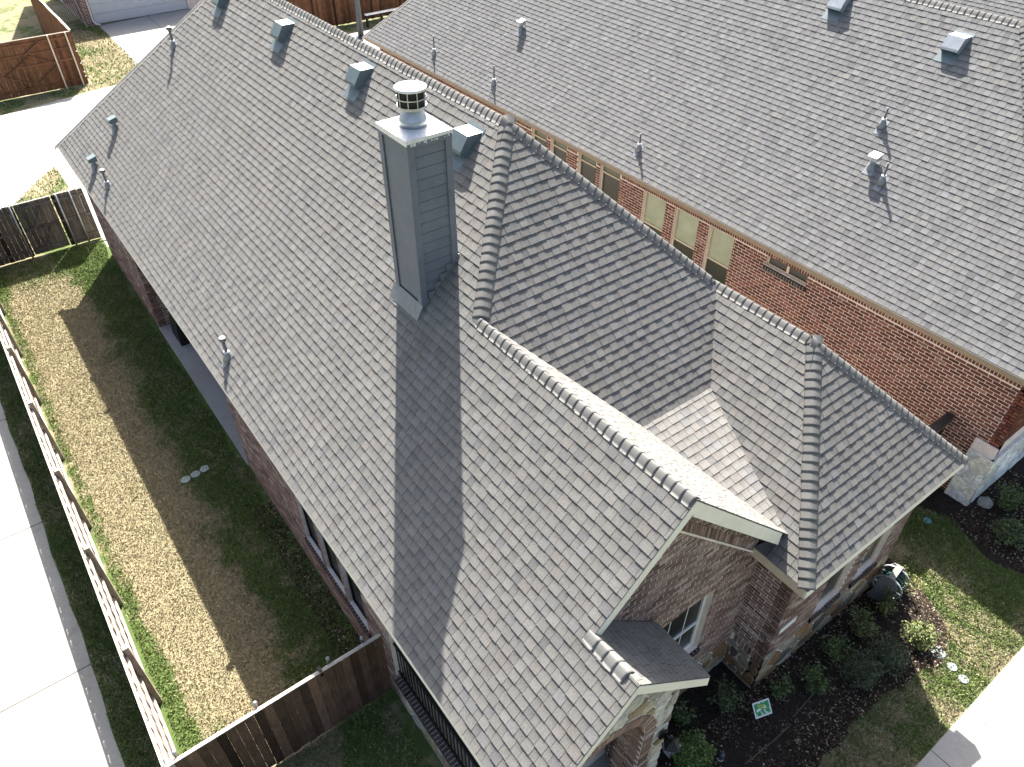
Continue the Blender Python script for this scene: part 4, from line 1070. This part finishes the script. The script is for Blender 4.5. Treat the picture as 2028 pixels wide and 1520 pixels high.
# ================================================================== FENCES
def wood(rng,base,sd=.14): 
    g=1+rng.gauss(0,sd); return (base[0]*g,base[1]*g,base[2]*g,1)
def pickets(fence,a,b,hgt,nrm,mt,base,seed,wd=.140,gap=.006,z0=.03,th=.018,jit=.008,sd=.14):
    a=Vector(a);b=Vector(b); d=b-a; L=d.length; d.normalize(); n=int(L/(wd+gap)); rng=random.Random(seed); nrm=Vector(nrm)
    ms=[]
    wd=L/n-.0025
    for q in range(3):
        m_=MB(); hh=hgt; p=[(-wd/2,0),(wd/2,0),(wd/2,hh-.02),(wd/2-.018,hh),(-wd/2+.018,hh),(-wd/2,hh-.02)]
        m_.prism([d*x+Vector((0,0,z))+nrm*th/2 for x,z in p],[d*x+Vector((0,0,z))-nrm*th/2 for x,z in p],(1,1,1,1),True); ms.append(m_.mesh('picket',mt))
    for i in range(n):
        P=a+d*(i+.5)*(L/n); inst('picket',rng.choice(ms),fence,Matrix.Translation(P+Vector((0,0,z0+rng.uniform(-jit,jit)))+nrm*(rng.uniform(-.003,.003)+(.012 if i%2 else 0))),wood(rng,base,sd))
def board(fence,name,a,b,w_,t_,mt,base,rng,upv=(0,0,1)):
    m_=MB(); m_.bar(a,b,t_,w_,upv,(1,1,1,1)); o=m_.build(name,mt,fence); o.color=wood(rng,base,.1); return o
PALE=(.46,.42,.37)
# side fence, seen from above along its sunlit inner face
f1=thing('wooden_fence','long sun-bleached board fence with posts and rails along the driveway','fence')
rng=random.Random(91); FX=-1.30
pickets(f1,(FX-.02,6.55,0),(FX-.02,26.3,0),1.78,(1,0,0),M['wood_pale'],(.26,.22,.18),92,sd=.18)
py=[6.62,8.86,11.32,13.68,16.2,18.63,21.05,23.5,26.2]
for i,y in enumerate(py):
    o=board(f1,'post',(FX+.055,y,0),(FX+.055,y,1.84),.09,.09,M['wood_pale'],(.30,.26,.215),rng,(0,1,0))
for i in range(len(py)-1):
    for z in (.28,.95,1.62): board(f1,'rail',(FX+.014,py[i]+.047,z),(FX+.014,py[i+1]-.047,z+rng.uniform(-.01,.01)),.088,.036,M['wood_pale'],PALE,rng)
    board(f1,'cap_board',(FX-.035,py[i],1.822),(FX-.035,py[i+1]-.006,1.822),.020,.036,M['wood_pale'],(.42,.39,.35),rng)
    board(f1,'kick_board',(FX+.006,py[i]+.047,.09),(FX+.006,py[i+1]-.047,.09),.14,.022,M['wood_pale'],PALE,rng)
# near fence across the side yard, stained face towards the camera
f2=thing('wooden_fence','dark stained board fence from the pale fence corner to the porch','fence')
FY=6.62; DK=(.095,.060,.042)
pickets(f2,(-1.32,FY-.03,0),(2.20,FY-.03,0),1.78,(0,-1,0),M['wood_dark'],DK,93,sd=.32)
for z in (.3,1.0): board(f2,'rail',(-1.25,FY+.0,z),(2.20,FY+.0,z),.088,.036,M['wood_dark'],DK,rng)
board(f2,'top_rail',(-1.25,FY+.012,1.74),(2.20,FY+.012,1.74),.085,.036,M['wood_pale'],PALE,rng)
board(f2,'cap_board',(-1.34,FY-.042,1.828),(2.20,FY-.042,1.828),.02,.034,M['wood_pale'],(.40,.38,.35),rng)
pm=MB(); pm.lathe([(.030,0),(.030,1.84),(.036,1.845),(.036,1.87),(.026,1.89),(.0,1.897)],n=14); pmesh=pm.mesh('post',M['steel'],True)
for x in (-1.14,.09,1.31,1.92): inst('post',pmesh,f2,Matrix.Translation((x,FY+.075,0)))
mb=MB(); mb.box((1.10,FY-.055,1.70),(1.15,FY+.05,1.86)); mb.build('latch',M['black'],f2)
# rear fence with gate
f3=thing('wooden_fence','dark weathered board fence with steel posts at the rear of the side yard','fence')
RY=26.42; GRY=(.085,.074,.066)
for (a,b) in ((-1.3,.185),(1.30,2.24)):
    pickets(f3,(a,RY,0),(b,RY,0),1.80,(0,-1,0),M['wood_dark'],GRY,94+int(a),sd=.3)
    for z in (.25,.95,1.65): board(f3,'rail',(a,RY-.035,z),(b,RY-.035,z),.085,.036,M['wood_dark'],(.085,.078,.072),rng)
sp=MB(); sp.tube([(0,0,0),(0,0,1.86)],.028,10); spm=sp.mesh('post',M['steel'],True)
for x in (.10,1.44,1.84): inst('post',spm,f3,Matrix.Translation((x,RY-.08,0)))
board(f3,'cap_board',(-1.3,RY-.005,1.85),(.10,RY-.005,1.85),.02,.05,M['wood_pale'],PALE,rng); board(f3,'cap_board',(1.42,RY-.005,1.85),(2.24,RY-.005,1.85),.02,.05,M['wood_pale'],PALE,rng)
g1=thing('wooden_gate','dark weathered gate with two diagonal braces in the rear yard fence','gate')
pickets(g1,(.20,RY,0),(1.265,RY,0),1.76,(0,-1,0),M['wood_dark'],GRY,97,z0=.06,sd=.3)
for z in (.22,.95,1.68): board(g1,'rail',(.20,RY-.035,z),(1.24,RY-.035,z),.085,.034,M['wood_dark'],(.085,.078,.072),rng)
board(g1,'brace',(.55,RY-.07,.98),(.95,RY-.07,1.66),.08,.03,M['wood_dark'],(.095,.088,.08),rng,(0,1,0)); board(g1,'brace',(.62,RY-.07,.24),(1.02,RY-.07,.92),.08,.03,M['wood_dark'],(.095,.088,.08),rng,(0,1,0))
board(g1,'stile',(.30,RY-.068,.1),(.30,RY-.068,1.74),.09,.03,M['wood_dark'],(.085,.078,.072),rng,(0,1,0))
board(g1,'cap_board',(.20,RY-.005,1.835),(1.28,RY-.005,1.835),.018,.045,M['wood_pale'],PALE,rng)
# far brown fence with big gate bracing
f4=thing('wooden_fence','red-brown stained fence with braced gate panels across the alley','fence')
BY=42.15; BR=(.135,.062,.032)
pickets(f4,(-4.5,BY,0),(5.62,BY,0),2.36,(0,-1,0),M['wood_brown'],BR,98,wd=.145,sd=.16)
for z in (.3,1.25,1.75,2.2): board(f4,'rail',(-4.5,BY-.035,z),(5.55,BY-.035,z),.09,.036,M['wood_brown'],BR,rng)
for (x0,z0_,x1,z1_) in ((3.55,1.72,4.65,1.18),(3.55,1.62,2.4,1.0),(4.75,1.15,3.5,.42),(3.45,.45,2.2,1.02),(3.45,1.75,4.3,2.25),(1.0,1.7,2.2,1.2),(.0,.4,1.6,1.2)): board(f4,'brace',(x0,BY-.075,z0_),(x1,BY-.075,z1_),.09,.034,M['wood_brown'],(.165,.085,.048),rng,(0,1,0))
board(f4,'stile',(3.4,BY-.078,.35),(3.4,BY-.078,1.7),.09,.034,M['wood_brown'],(.165,.085,.048),rng,(0,1,0))
fp=MB(); fp.box((-.03,-.03,0),(.03,.03,2.42)); fpm=fp.mesh('post',M['tan_frame'])
for x in (4.65,5.42): inst('post',fpm,f4,Matrix.Translation((x,BY-.10,0)))
board(f4,'cap_board',(-4.5,BY-.01,2.405),(5.66,BY-.01,2.405),.025,.09,M['wood_pale'],(.30,.26,.20),rng)
mb=MB()
for z in (.35,.95,1.5,.55): mb.lathe([(.0,0),(.035,.0),(.035,.03),(0,.03)],(5.635,BY-.02,z),10,cap=False)
mb.build('hinge_cap',M['white'],f4)
f5=thing('wooden_fence','brown fence running away from the corner with a stepped pale top','fence')
rng=random.Random(99)
for i in range(68):
    y=BY+.05+i*.15; hgt=2.36+.0*i; m_=MB(); m_.box((5.66,y,.02),(5.68,y+.145,hgt+.05*math.sin(i*.35)),(1,1,1,1)); o=m_.build('picket',M['wood_brown'],f5); o.color=wood(rng,(.17,.075,.038),.12)
for z in (.3,1.2,2.1): board(f5,'rail',(5.70,BY+.1,z),(5.70,BY+10.2,z),.09,.036,M['wood_brown'],BR,rng)
for i in range(9): board(f5,'cap_board',(5.675,BY+.05+i*1.13,2.43+.02*(i%3)),(5.675,BY+1.17+i*1.13,2.44+.02*((i+1)%3)),.03,.10,M['wood_pale'],(.40,.38,.34),rng)
# fence seen between the two roofs
f6=thing('wooden_fence','brown picket fence behind the dark pole, seen between the two roofs','fence')
pickets(f6,(13.5,43.4,0),(27.5,43.4,0),2.36,(0,-1,0),M['wood_brown'],(.125,.058,.030),100,wd=.135,gap=.012,sd=.35,jit=.02)
for z in (.3,1.2,2.1): board(f6,'rail',(13.5,43.43,z),(27.5,43.43,z),.09,.036,M['wood_brown'],BR,rng)
# short fence closing the gap between the houses
f7=thing('wooden_fence','short dark fence end joining the red brick wall, behind the right-hand hip','fence')
pickets(f7,(11.5,3.78,0),(14.60,3.78,0),1.9,(0,-1,0),M['wood_dark'],(.04,.03,.024),101,sd=.2)
board(f7,'cap_board',(11.5,3.77,1.955),(14.60,3.77,1.955),.03,.16,M['wood_dark'],(.05,.042,.036),rng)
board(f7,'top_rail',(11.5,3.72,1.80),(14.60,3.72,1.80),.09,.04,M['wood_dark'],(.16,.12,.09),rng)

# ================================================================== FAR BUILDINGS AND STREET THINGS
gar=thing('garage_building','brick garage corner with a white panel door and downspout beyond the alley','garage')
GY=52.0; mb=MB(); mb.box((8.0,GY,0),(8.42,GY+8,3.4)); mb.box((13.9,GY,0),(16,GY+8,3.4)); mb.box((8.42,GY,2.6),(13.9,GY+8,3.4)); mb.build('wall',M['mortar_pink'],gar)
gwl=bpy.data.objects.new('brick_face',None); COL.objects.link(gwl); gwl.parent=gar
GB=BrickSet(gwl,lambda r:tuple(t*(1+r.gauss(0,.25)) for t in r.choice([(.15,.07,.05),(.11,.055,.045),(.20,.12,.09)])),64)
for r in brick_rects(8.0,8.42,.05,3.3,[],65): GB.add((0,GY,0),(1,0,0),(0,0,1),(0,-1,0),r)
for r in brick_rects(GY,GY+6,.05,3.3,[],66): GB.add((8.0,0,0),(0,1,0),(0,0,1),(-1,0,0),r)
GB.finish(60)
gd=bpy.data.objects.new('garage_door',None); COL.objects.link(gd); gd.parent=gar
for i in range(5):
    mb=MB(); mb.box((8.46,GY+.06,.02+i*.52),(13.86,GY+.10,.02+i*.52+.505)); mb.build('panel',M['garage'],gd)
mb=MB(); mb.box((8.46,GY+.10,.0),(13.86,GY+.13,2.6)); mb.build('door_back',M['garage'],gd)
mb=MB(); mb.box((8.42,GY+.02,0),(13.9,GY+.055,.03)); mb.build('threshold',M['joint'],gar)
mb=MB(); mb.tube([(8.36,GY-.06,3.3),(8.36,GY-.06,.22),(8.44,GY-.16,.08),(8.62,GY-.34,.05)],.05,8); mb.build('downspout',M['white'],gar)
mb=MB(); mb.tube([(7.72,GY-.3,1.9),(7.9,GY-.3,.0)],.015,6); mb.build('conduit',M['galv_bright'],gar)
mb=MB(); mb.v=[(7.6,GY-.4,3.4),(16.4,GY-.4,3.4),(16.4,GY+4.4,7.9),(7.6,GY+4.4,7.9),(7.6,GY+9.2,3.4),(16.4,GY+9.2,3.4)]; mb.f=[(0,1,2,3),(3,2,5,4),(0,3,4),(1,5,2),(0,4,5,1)]; mb.build('roof',M['deck'],gar)
lt=thing('lattice_panel','dark diamond lattice panel beside the brick garage corner','lattice')
rng=random.Random(7)
for i in range(16):
    for s in (1,-1):
        x=6.0+i*.13; mb=MB(); a=(x,GY+1.5+.01*s,.05); b=(x+s*.9,GY+1.5+.01*s,.95); mb.bar(a,b,.014,.03,(0,1,0)); mb.build('lath',M['tan_frame'],lt)
pl=thing('light_pole','dark grey steel pole rising behind the main ridge','pole')
mb=MB(); mb.tube([(19.72,40.6,0),(19.70,40.6,6.5)],[.17,.14],14); mb.build('shaft',M['pole'],pl,True)
mb=MB(); mb.lathe([(.30,0),(.30,.06),(.20,.10)],(19.72,40.6,.01),14); mb.build('base',M['pole'],pl)
hr=thing('metal_bench','low black metal rail with a pale top beside the far roof corner','rail')
mb=MB(); mb.box((20.9,42.1,.62),(24,42.3,.68)); mb.build('top_bar',M['white'],hr)
for x in (20.95,21.9,22.9): 
    mb=MB(); mb.box((x,42.12,0),(x+.1,42.28,.619)); mb.build('leg',M['black'],hr)

# ================================================================== YARD THINGS
def cover(x,y,r,label,mt,group=None):
    t=thing('valve_cover',label,'cover',group); t.location=(x,y,0)
    mb=MB(); mb.lathe([(r,.0),(r,.022),(r*.95,.028),(r*.72,.028),(r*.70,.024),(0,.025)],n=22,cap=False); mb.build('lid',M[mt],t)
    mb=MB(); mb.lathe([(r*1.12,0),(r*1.12,.012),(r*1.02,.014)],n=22,cap=False); mb.build('rim',M['pipe'],t)
    mb=MB(); 
    for a in (-.35,.35): mb.box((a*r-.012,-.008,.0255),(a*r+.012,.008,.030))
    mb.build('bolt',M['black'],t)
cover(.88,13.79,.105,'pale round valve cover in the side lawn, nearest the sunlit strip','cover')
cover(1.12,13.82,.105,'pale round valve cover in the side lawn, middle of the three','cover')
cover(1.345,13.86,.105,'pale round valve cover in the side lawn, nearest the house wall','cover')
cover(13.5,2.92,.085,'small teal valve cover in the shaded grass near the stone corner','cover_teal')
cover(10.76,1.08,.13,'large pale round valve cover at the mulch edge of the front lawn','cover')
cover(10.70,.76,.085,'pale round cover in the sunlit front lawn, middle of the three','cover')
cover(10.64,.51,.085,'pale round cover in the sunlit front lawn, closest to the walk','cover')
sg=thing('yard_sign','small green and white yard sign standing in the dark mulch','sign'); sg.location=(7.02,2.28,0)
sgn=Vector((0.05,-.62,.78)).normalized(); su=Vector((1,-.35,-.1)); su=(su-sgn*su.dot(sgn)).normalized(); sv=sgn.cross(su).normalized()
if sv.z<0: sv=-sv
C0=Vector((0.03,0,.40))
mb=MB(); mb.obox(C0,su*.19,sv*.125,sgn*.004); mb.build('panel',M['sign_white'],sg)
mb=MB(); mb.obox(C0+sgn*.006,su*.165,sv*.10,sgn*.001); mb.build('print',M['sign'],sg)
mb=MB()
for i,(a,b,l) in enumerate(((-.05,.055,.05),(.03,.05,.04),(-.01,.02,.06),(.06,-.01,.03))): mb.obox(C0+su*a+sv*b+sgn*.0085,su*l,sv*.007,sgn*.0008)
mb.build('lettering',M['sign_yellow'],sg)
for s in (-.12,.12):
    P=C0+su*s+sv*.12; mb=MB(); mb.tube([(P.x,P.y,P.z),(P.x,P.y,.0)],.006,6); mb.build('stake',M['black'],sg)
gl=thing('garden_light','short blue-grey garden light with a white foot in the mulch','light'); gl.location=(6.0,2.2,.02)
mb=MB(); mb.lathe([(.05,0),(.055,.02),(.04,.04)],n=14); mb.build('foot',M['white'],gl)
mb=MB(); mb.lathe([(.042,.04),(.05,.16),(.048,.20),(.03,.22),(0,.225)],n=14,cap=False); mb.build('body',M['pole'],gl,True)
rk=MB(); rng=random.Random(4); rk.lathe([(.10,0),(.15,.05),(.13,.13),(.06,.19),(0,.20)],n=9,cap=False); rk.v=[(x*(1+rng.uniform(-.22,.22)),y*(1+rng.uniform(-.22,.22)),z*(1+rng.uniform(-.1,.1))) for x,y,z in rk.v]
o=tag(rk.build('rock',M['rock']),'pale angular rock in the mulch by the white stone wall','rock'); o.location=(14.94,2.42,.0)
# hose reel
hz=thing('hose_reel','grey wall-side garden hose reel wound with dark green hose','hose reel'); hz.location=(11.02,2.42,0); hz.rotation_euler=(0,0,R(8))
for s in (-.20,.20):
    mb=MB(); n=16; pr=[(-.26,0),(.26,0),(.17,.30),(.19,.62),(.10,.80),(-.10,.80),(-.19,.62),(-.17,.30)]
    mb.prism([(s-.012,a,z) for a,z in pr],[(s+.012,a,z) for a,z in pr],None,True); mb.build('side_frame',M['reel'],hz)
for s in (-.165,.165):
    mb=MB(); 
    for k in range(20):
        t=2*math.pi*k/20; t2=2*math.pi*(k+1)/20
        mb.bar((s,.27*math.cos(t)-.02,.50+.27*math.sin(t)),(s,.27*math.cos(t2)-.02,.50+.27*math.sin(t2)),.025,.03,(1,0,0))
    for k in range(6):
        t=math.pi*k/3; mb.bar((s,-.02,.5),(s,.27*math.cos(t)-.02,.50+.27*math.sin(t)),.02,.03,(1,0,0))
    mb.build('reel_flange',M['galv'],hz)
mb=MB(); pts=[]
for k in range(260):
    t=2*math.pi*k/20; r_=.15+.05*((k//60)%2)+.003*math.sin(k); pts.append((-.145+.29*((k/60)%1 if (k//60)%2==0 else 1-(k/60)%1),r_*math.cos(t)-.02,.50+r_*math.sin(t)))
mb.tube(pts,.013,6); mb.build('hose',M['hose'],hz,True)
mb=MB(); mb.box((-.21,-.07,.80),(.21,.05,.815)); mb.build('tray',M['reel'],hz)
mb=MB(); mb.tube([(.21,-.02,.5),(.30,-.02,.5),(.30,-.14,.5)],.012,6); mb.build('crank',M['reel'],hz)
# covered grill on the patio
cg=MB(); cg.v=[(-.30,-.38,0),(.30,-.38,0),(.30,.38,0),(-.30,.38,0),(-.27,-.34,.55),(.27,-.34,.55),(.27,.34,.55),(-.27,.34,.55),(-.16,-.22,1.0),(.16,-.22,1.0),(.16,.22,1.0),(-.16,.22,1.0)]
cg.f=[(0,1,5,4),(1,2,6,5),(2,3,7,6),(3,0,4,7),(4,5,9,8),(5,6,10,9),(6,7,11,10),(7,4,8,11),(8,9,10,11)]
o=tag(cg.build('covered_grill',M['grill']),'black cloth-covered grill at the far end of the patio','grill'); o.location=(2.74,19.1,.062)
# wall spigot pipe near the rear gate
sb=thing('drain_pipe','thin dark pipe arm reaching out from the side wall near the gate','pipe')
mb=MB(); mb.tube([(2.24,24.7,.71),(1.62,24.9,.66),(1.60,24.9,.62)],.017,6); mb.build('arm',M['black'],sb)
mb=MB(); mb.tube([(1.60,24.9,.64),(1.62,24.78,.30),(1.68,24.66,.01)],.006,6); mb.build('hanging_wire',M['steel'],sb)
dp=thing('irrigation_tube','thin brown irrigation tube lying across the mulch','tube')
mb=MB(); mb.tube([(6.25,1.9,.05),(7.0,1.86,.06),(7.35,1.86,.05)],.010,6); mb.build('tube',M['twig'],dp)
mb=MB(); mb.tube([(7.55,1.92,.05),(8.3,1.98,.06)],.010,6); mb.build('tube',M['twig'],dp)

# ================================================================== SHRUBS
def shrub(name,x,y,rad,hgt,n,label,cols,seed,leaf=(.018,.035),dense=True,twigs=14):
    t=thing(name,label,'shrub','shrubs in the front beds'); t.location=(x,y,.02)
    r=np.random.RandomState(seed); tips=[]; mb=MB(); rng=random.Random(seed)
    for i in range(twigs):
        a=rng.uniform(0,6.283); rr_=rad*rng.uniform(.3,1.0); hh=hgt*rng.uniform(.5,1.08); P0=Vector((rng.uniform(-.05,.05),rng.uniform(-.05,.05),0)); P2=Vector((rr_*math.cos(a),rr_*math.sin(a),hh)); P1=P0.lerp(P2,.5)+Vector((rng.uniform(-.06,.06),rng.uniform(-.06,.06),.08))
        mb.tube([P0,P1,P2],[.010,.006,.003],5); tips.append((P0,P1,P2))
    mb.build('stems',M['twig'],t)
    pts=[]
    if dense:
        u=r.normal(0,1,(n,3)); u/=np.linalg.norm(u,axis=1)[:,None]; q=r.rand(n)**.35
        lump=1+.20*np.sin(u[:,0]*5+seed)+.16*np.sin(u[:,1]*7+u[:,2]*4+seed*2)
        pts=u*np.c_[rad*q*lump,rad*q*lump,hgt*.5*q*lump]+np.array([0,0,hgt*.52])
    else:
        k=r.randint(0,len(tips),n); f=r.rand(n)**.6; 
        A=np.array([tips[i][0] for i in k]);B=np.array([tips[i][1] for i in k]);C_=np.array([tips[i][2] for i in k])
        pts=((1-f)**2)[:,None]*A+(2*f*(1-f))[:,None]*B+(f**2)[:,None]*C_+r.normal(0,.045*rad/.3,(n,3))
    pts[:,2]=np.maximum(pts[:,2],.02)
    L=r.uniform(*leaf,n); W=L*r.uniform(.4,.6,n); d1=r.normal(0,1,(n,3)); d1[:,2]*=.6; d1/=np.linalg.norm(d1,axis=1)[:,None]; d2=np.cross(d1,r.normal(0,1,(n,3))); d2/=np.linalg.norm(d2,axis=1)[:,None]+1e-6
    P=np.zeros((n,4,3)); P[:,0]=pts-d1*L[:,None]; P[:,1]=pts+d2*W[:,None]; P[:,2]=pts+d1*L[:,None]; P[:,3]=pts-d2*W[:,None]
    c=np.array(cols)[r.randint(0,len(cols),n)]*(1+r.normal(0,.18,(n,1))); c=np.repeat(np.c_[np.clip(c,.004,1),np.ones(n)][:,None,:],4,1)
    np_mesh('foliage',P,4,M['leaf'],c,t)
DKG=[(.052,.070,.034),(.064,.086,.042),(.085,.105,.055)]; YLG=[(.140,.158,.040),(.180,.190,.056),(.095,.120,.034),(.21,.20,.085)]; MDG=[(.078,.118,.036),(.105,.150,.048),(.062,.092,.030)]; BRG=[(.105,.170,.040),(.145,.205,.054),(.080,.130,.034)]
shrub('shrub',10.69,2.18,.26,.55,500,'loose olive shrub in front of the hose reel',YLG+MDG,1,dense=False)
shrub('shrub',11.36,2.20,.26,.62,520,'tall sunlit yellow-green twiggy shrub at the bed corner',YLG,2,dense=False)
shrub('shrub',10.62,1.45,.30,.48,1300,'sunlit yellowish bush beside the large pale cover',YLG+MDG,3)
shrub('shrub',9.79,1.56,.33,.58,2600,'dense round dark grey-green shrub behind the mulch point',DKG,4,leaf=(.012,.024))
shrub('shrub',9.11,1.68,.33,.58,2600,'dense round dark shrub, nearer the yard sign of the round pair',DKG,5,leaf=(.012,.024))
shrub('shrub',9.86,2.20,.30,.58,700,'loose yellow-olive shrub below the right front window',YLG+MDG,6,dense=False)
shrub('shrub',9.03,2.15,.30,.55,620,'loose green shrub below the left front window',MDG+YLG[:1],7,dense=False)
shrub('shrub',8.25,2.04,.30,.55,750,'leafy green shrub in front of the orange stone wall',MDG,8,dense=False)
shrub('shrub',7.66,2.34,.26,.55,560,'dark loose shrub at the stone corner of the right-hand block',MDG+DKG,9,dense=False)
shrub('shrub',6.73,2.78,.34,.62,620,'bare twiggy dark shrub between porch and stone corner',DKG+MDG,10,dense=False,twigs=22)
shrub('shrub',5.58,2.50,.34,.50,2000,'dense bright green shrub below the porch lantern',BRG,11)
shrub('shrub',5.95,3.02,.24,.50,420,'dark small shrub tucked behind the porch corner',MDG,12,dense=False)
shrub('shrub',15.15,2.05,.40,.70,800,'loose green shrub by the pale stone wall at the right edge',MDG+BRG[:1],13,dense=False,twigs=24)
shrub('shrub',14.30,1.62,.36,.58,1500,'dark shrub in the right bed, nearest the lawn',DKG+MDG,14)
shrub('shrub',15.35,1.35,.36,.60,900,'dark loose shrub at the right picture edge',DKG+MDG,15,dense=False)
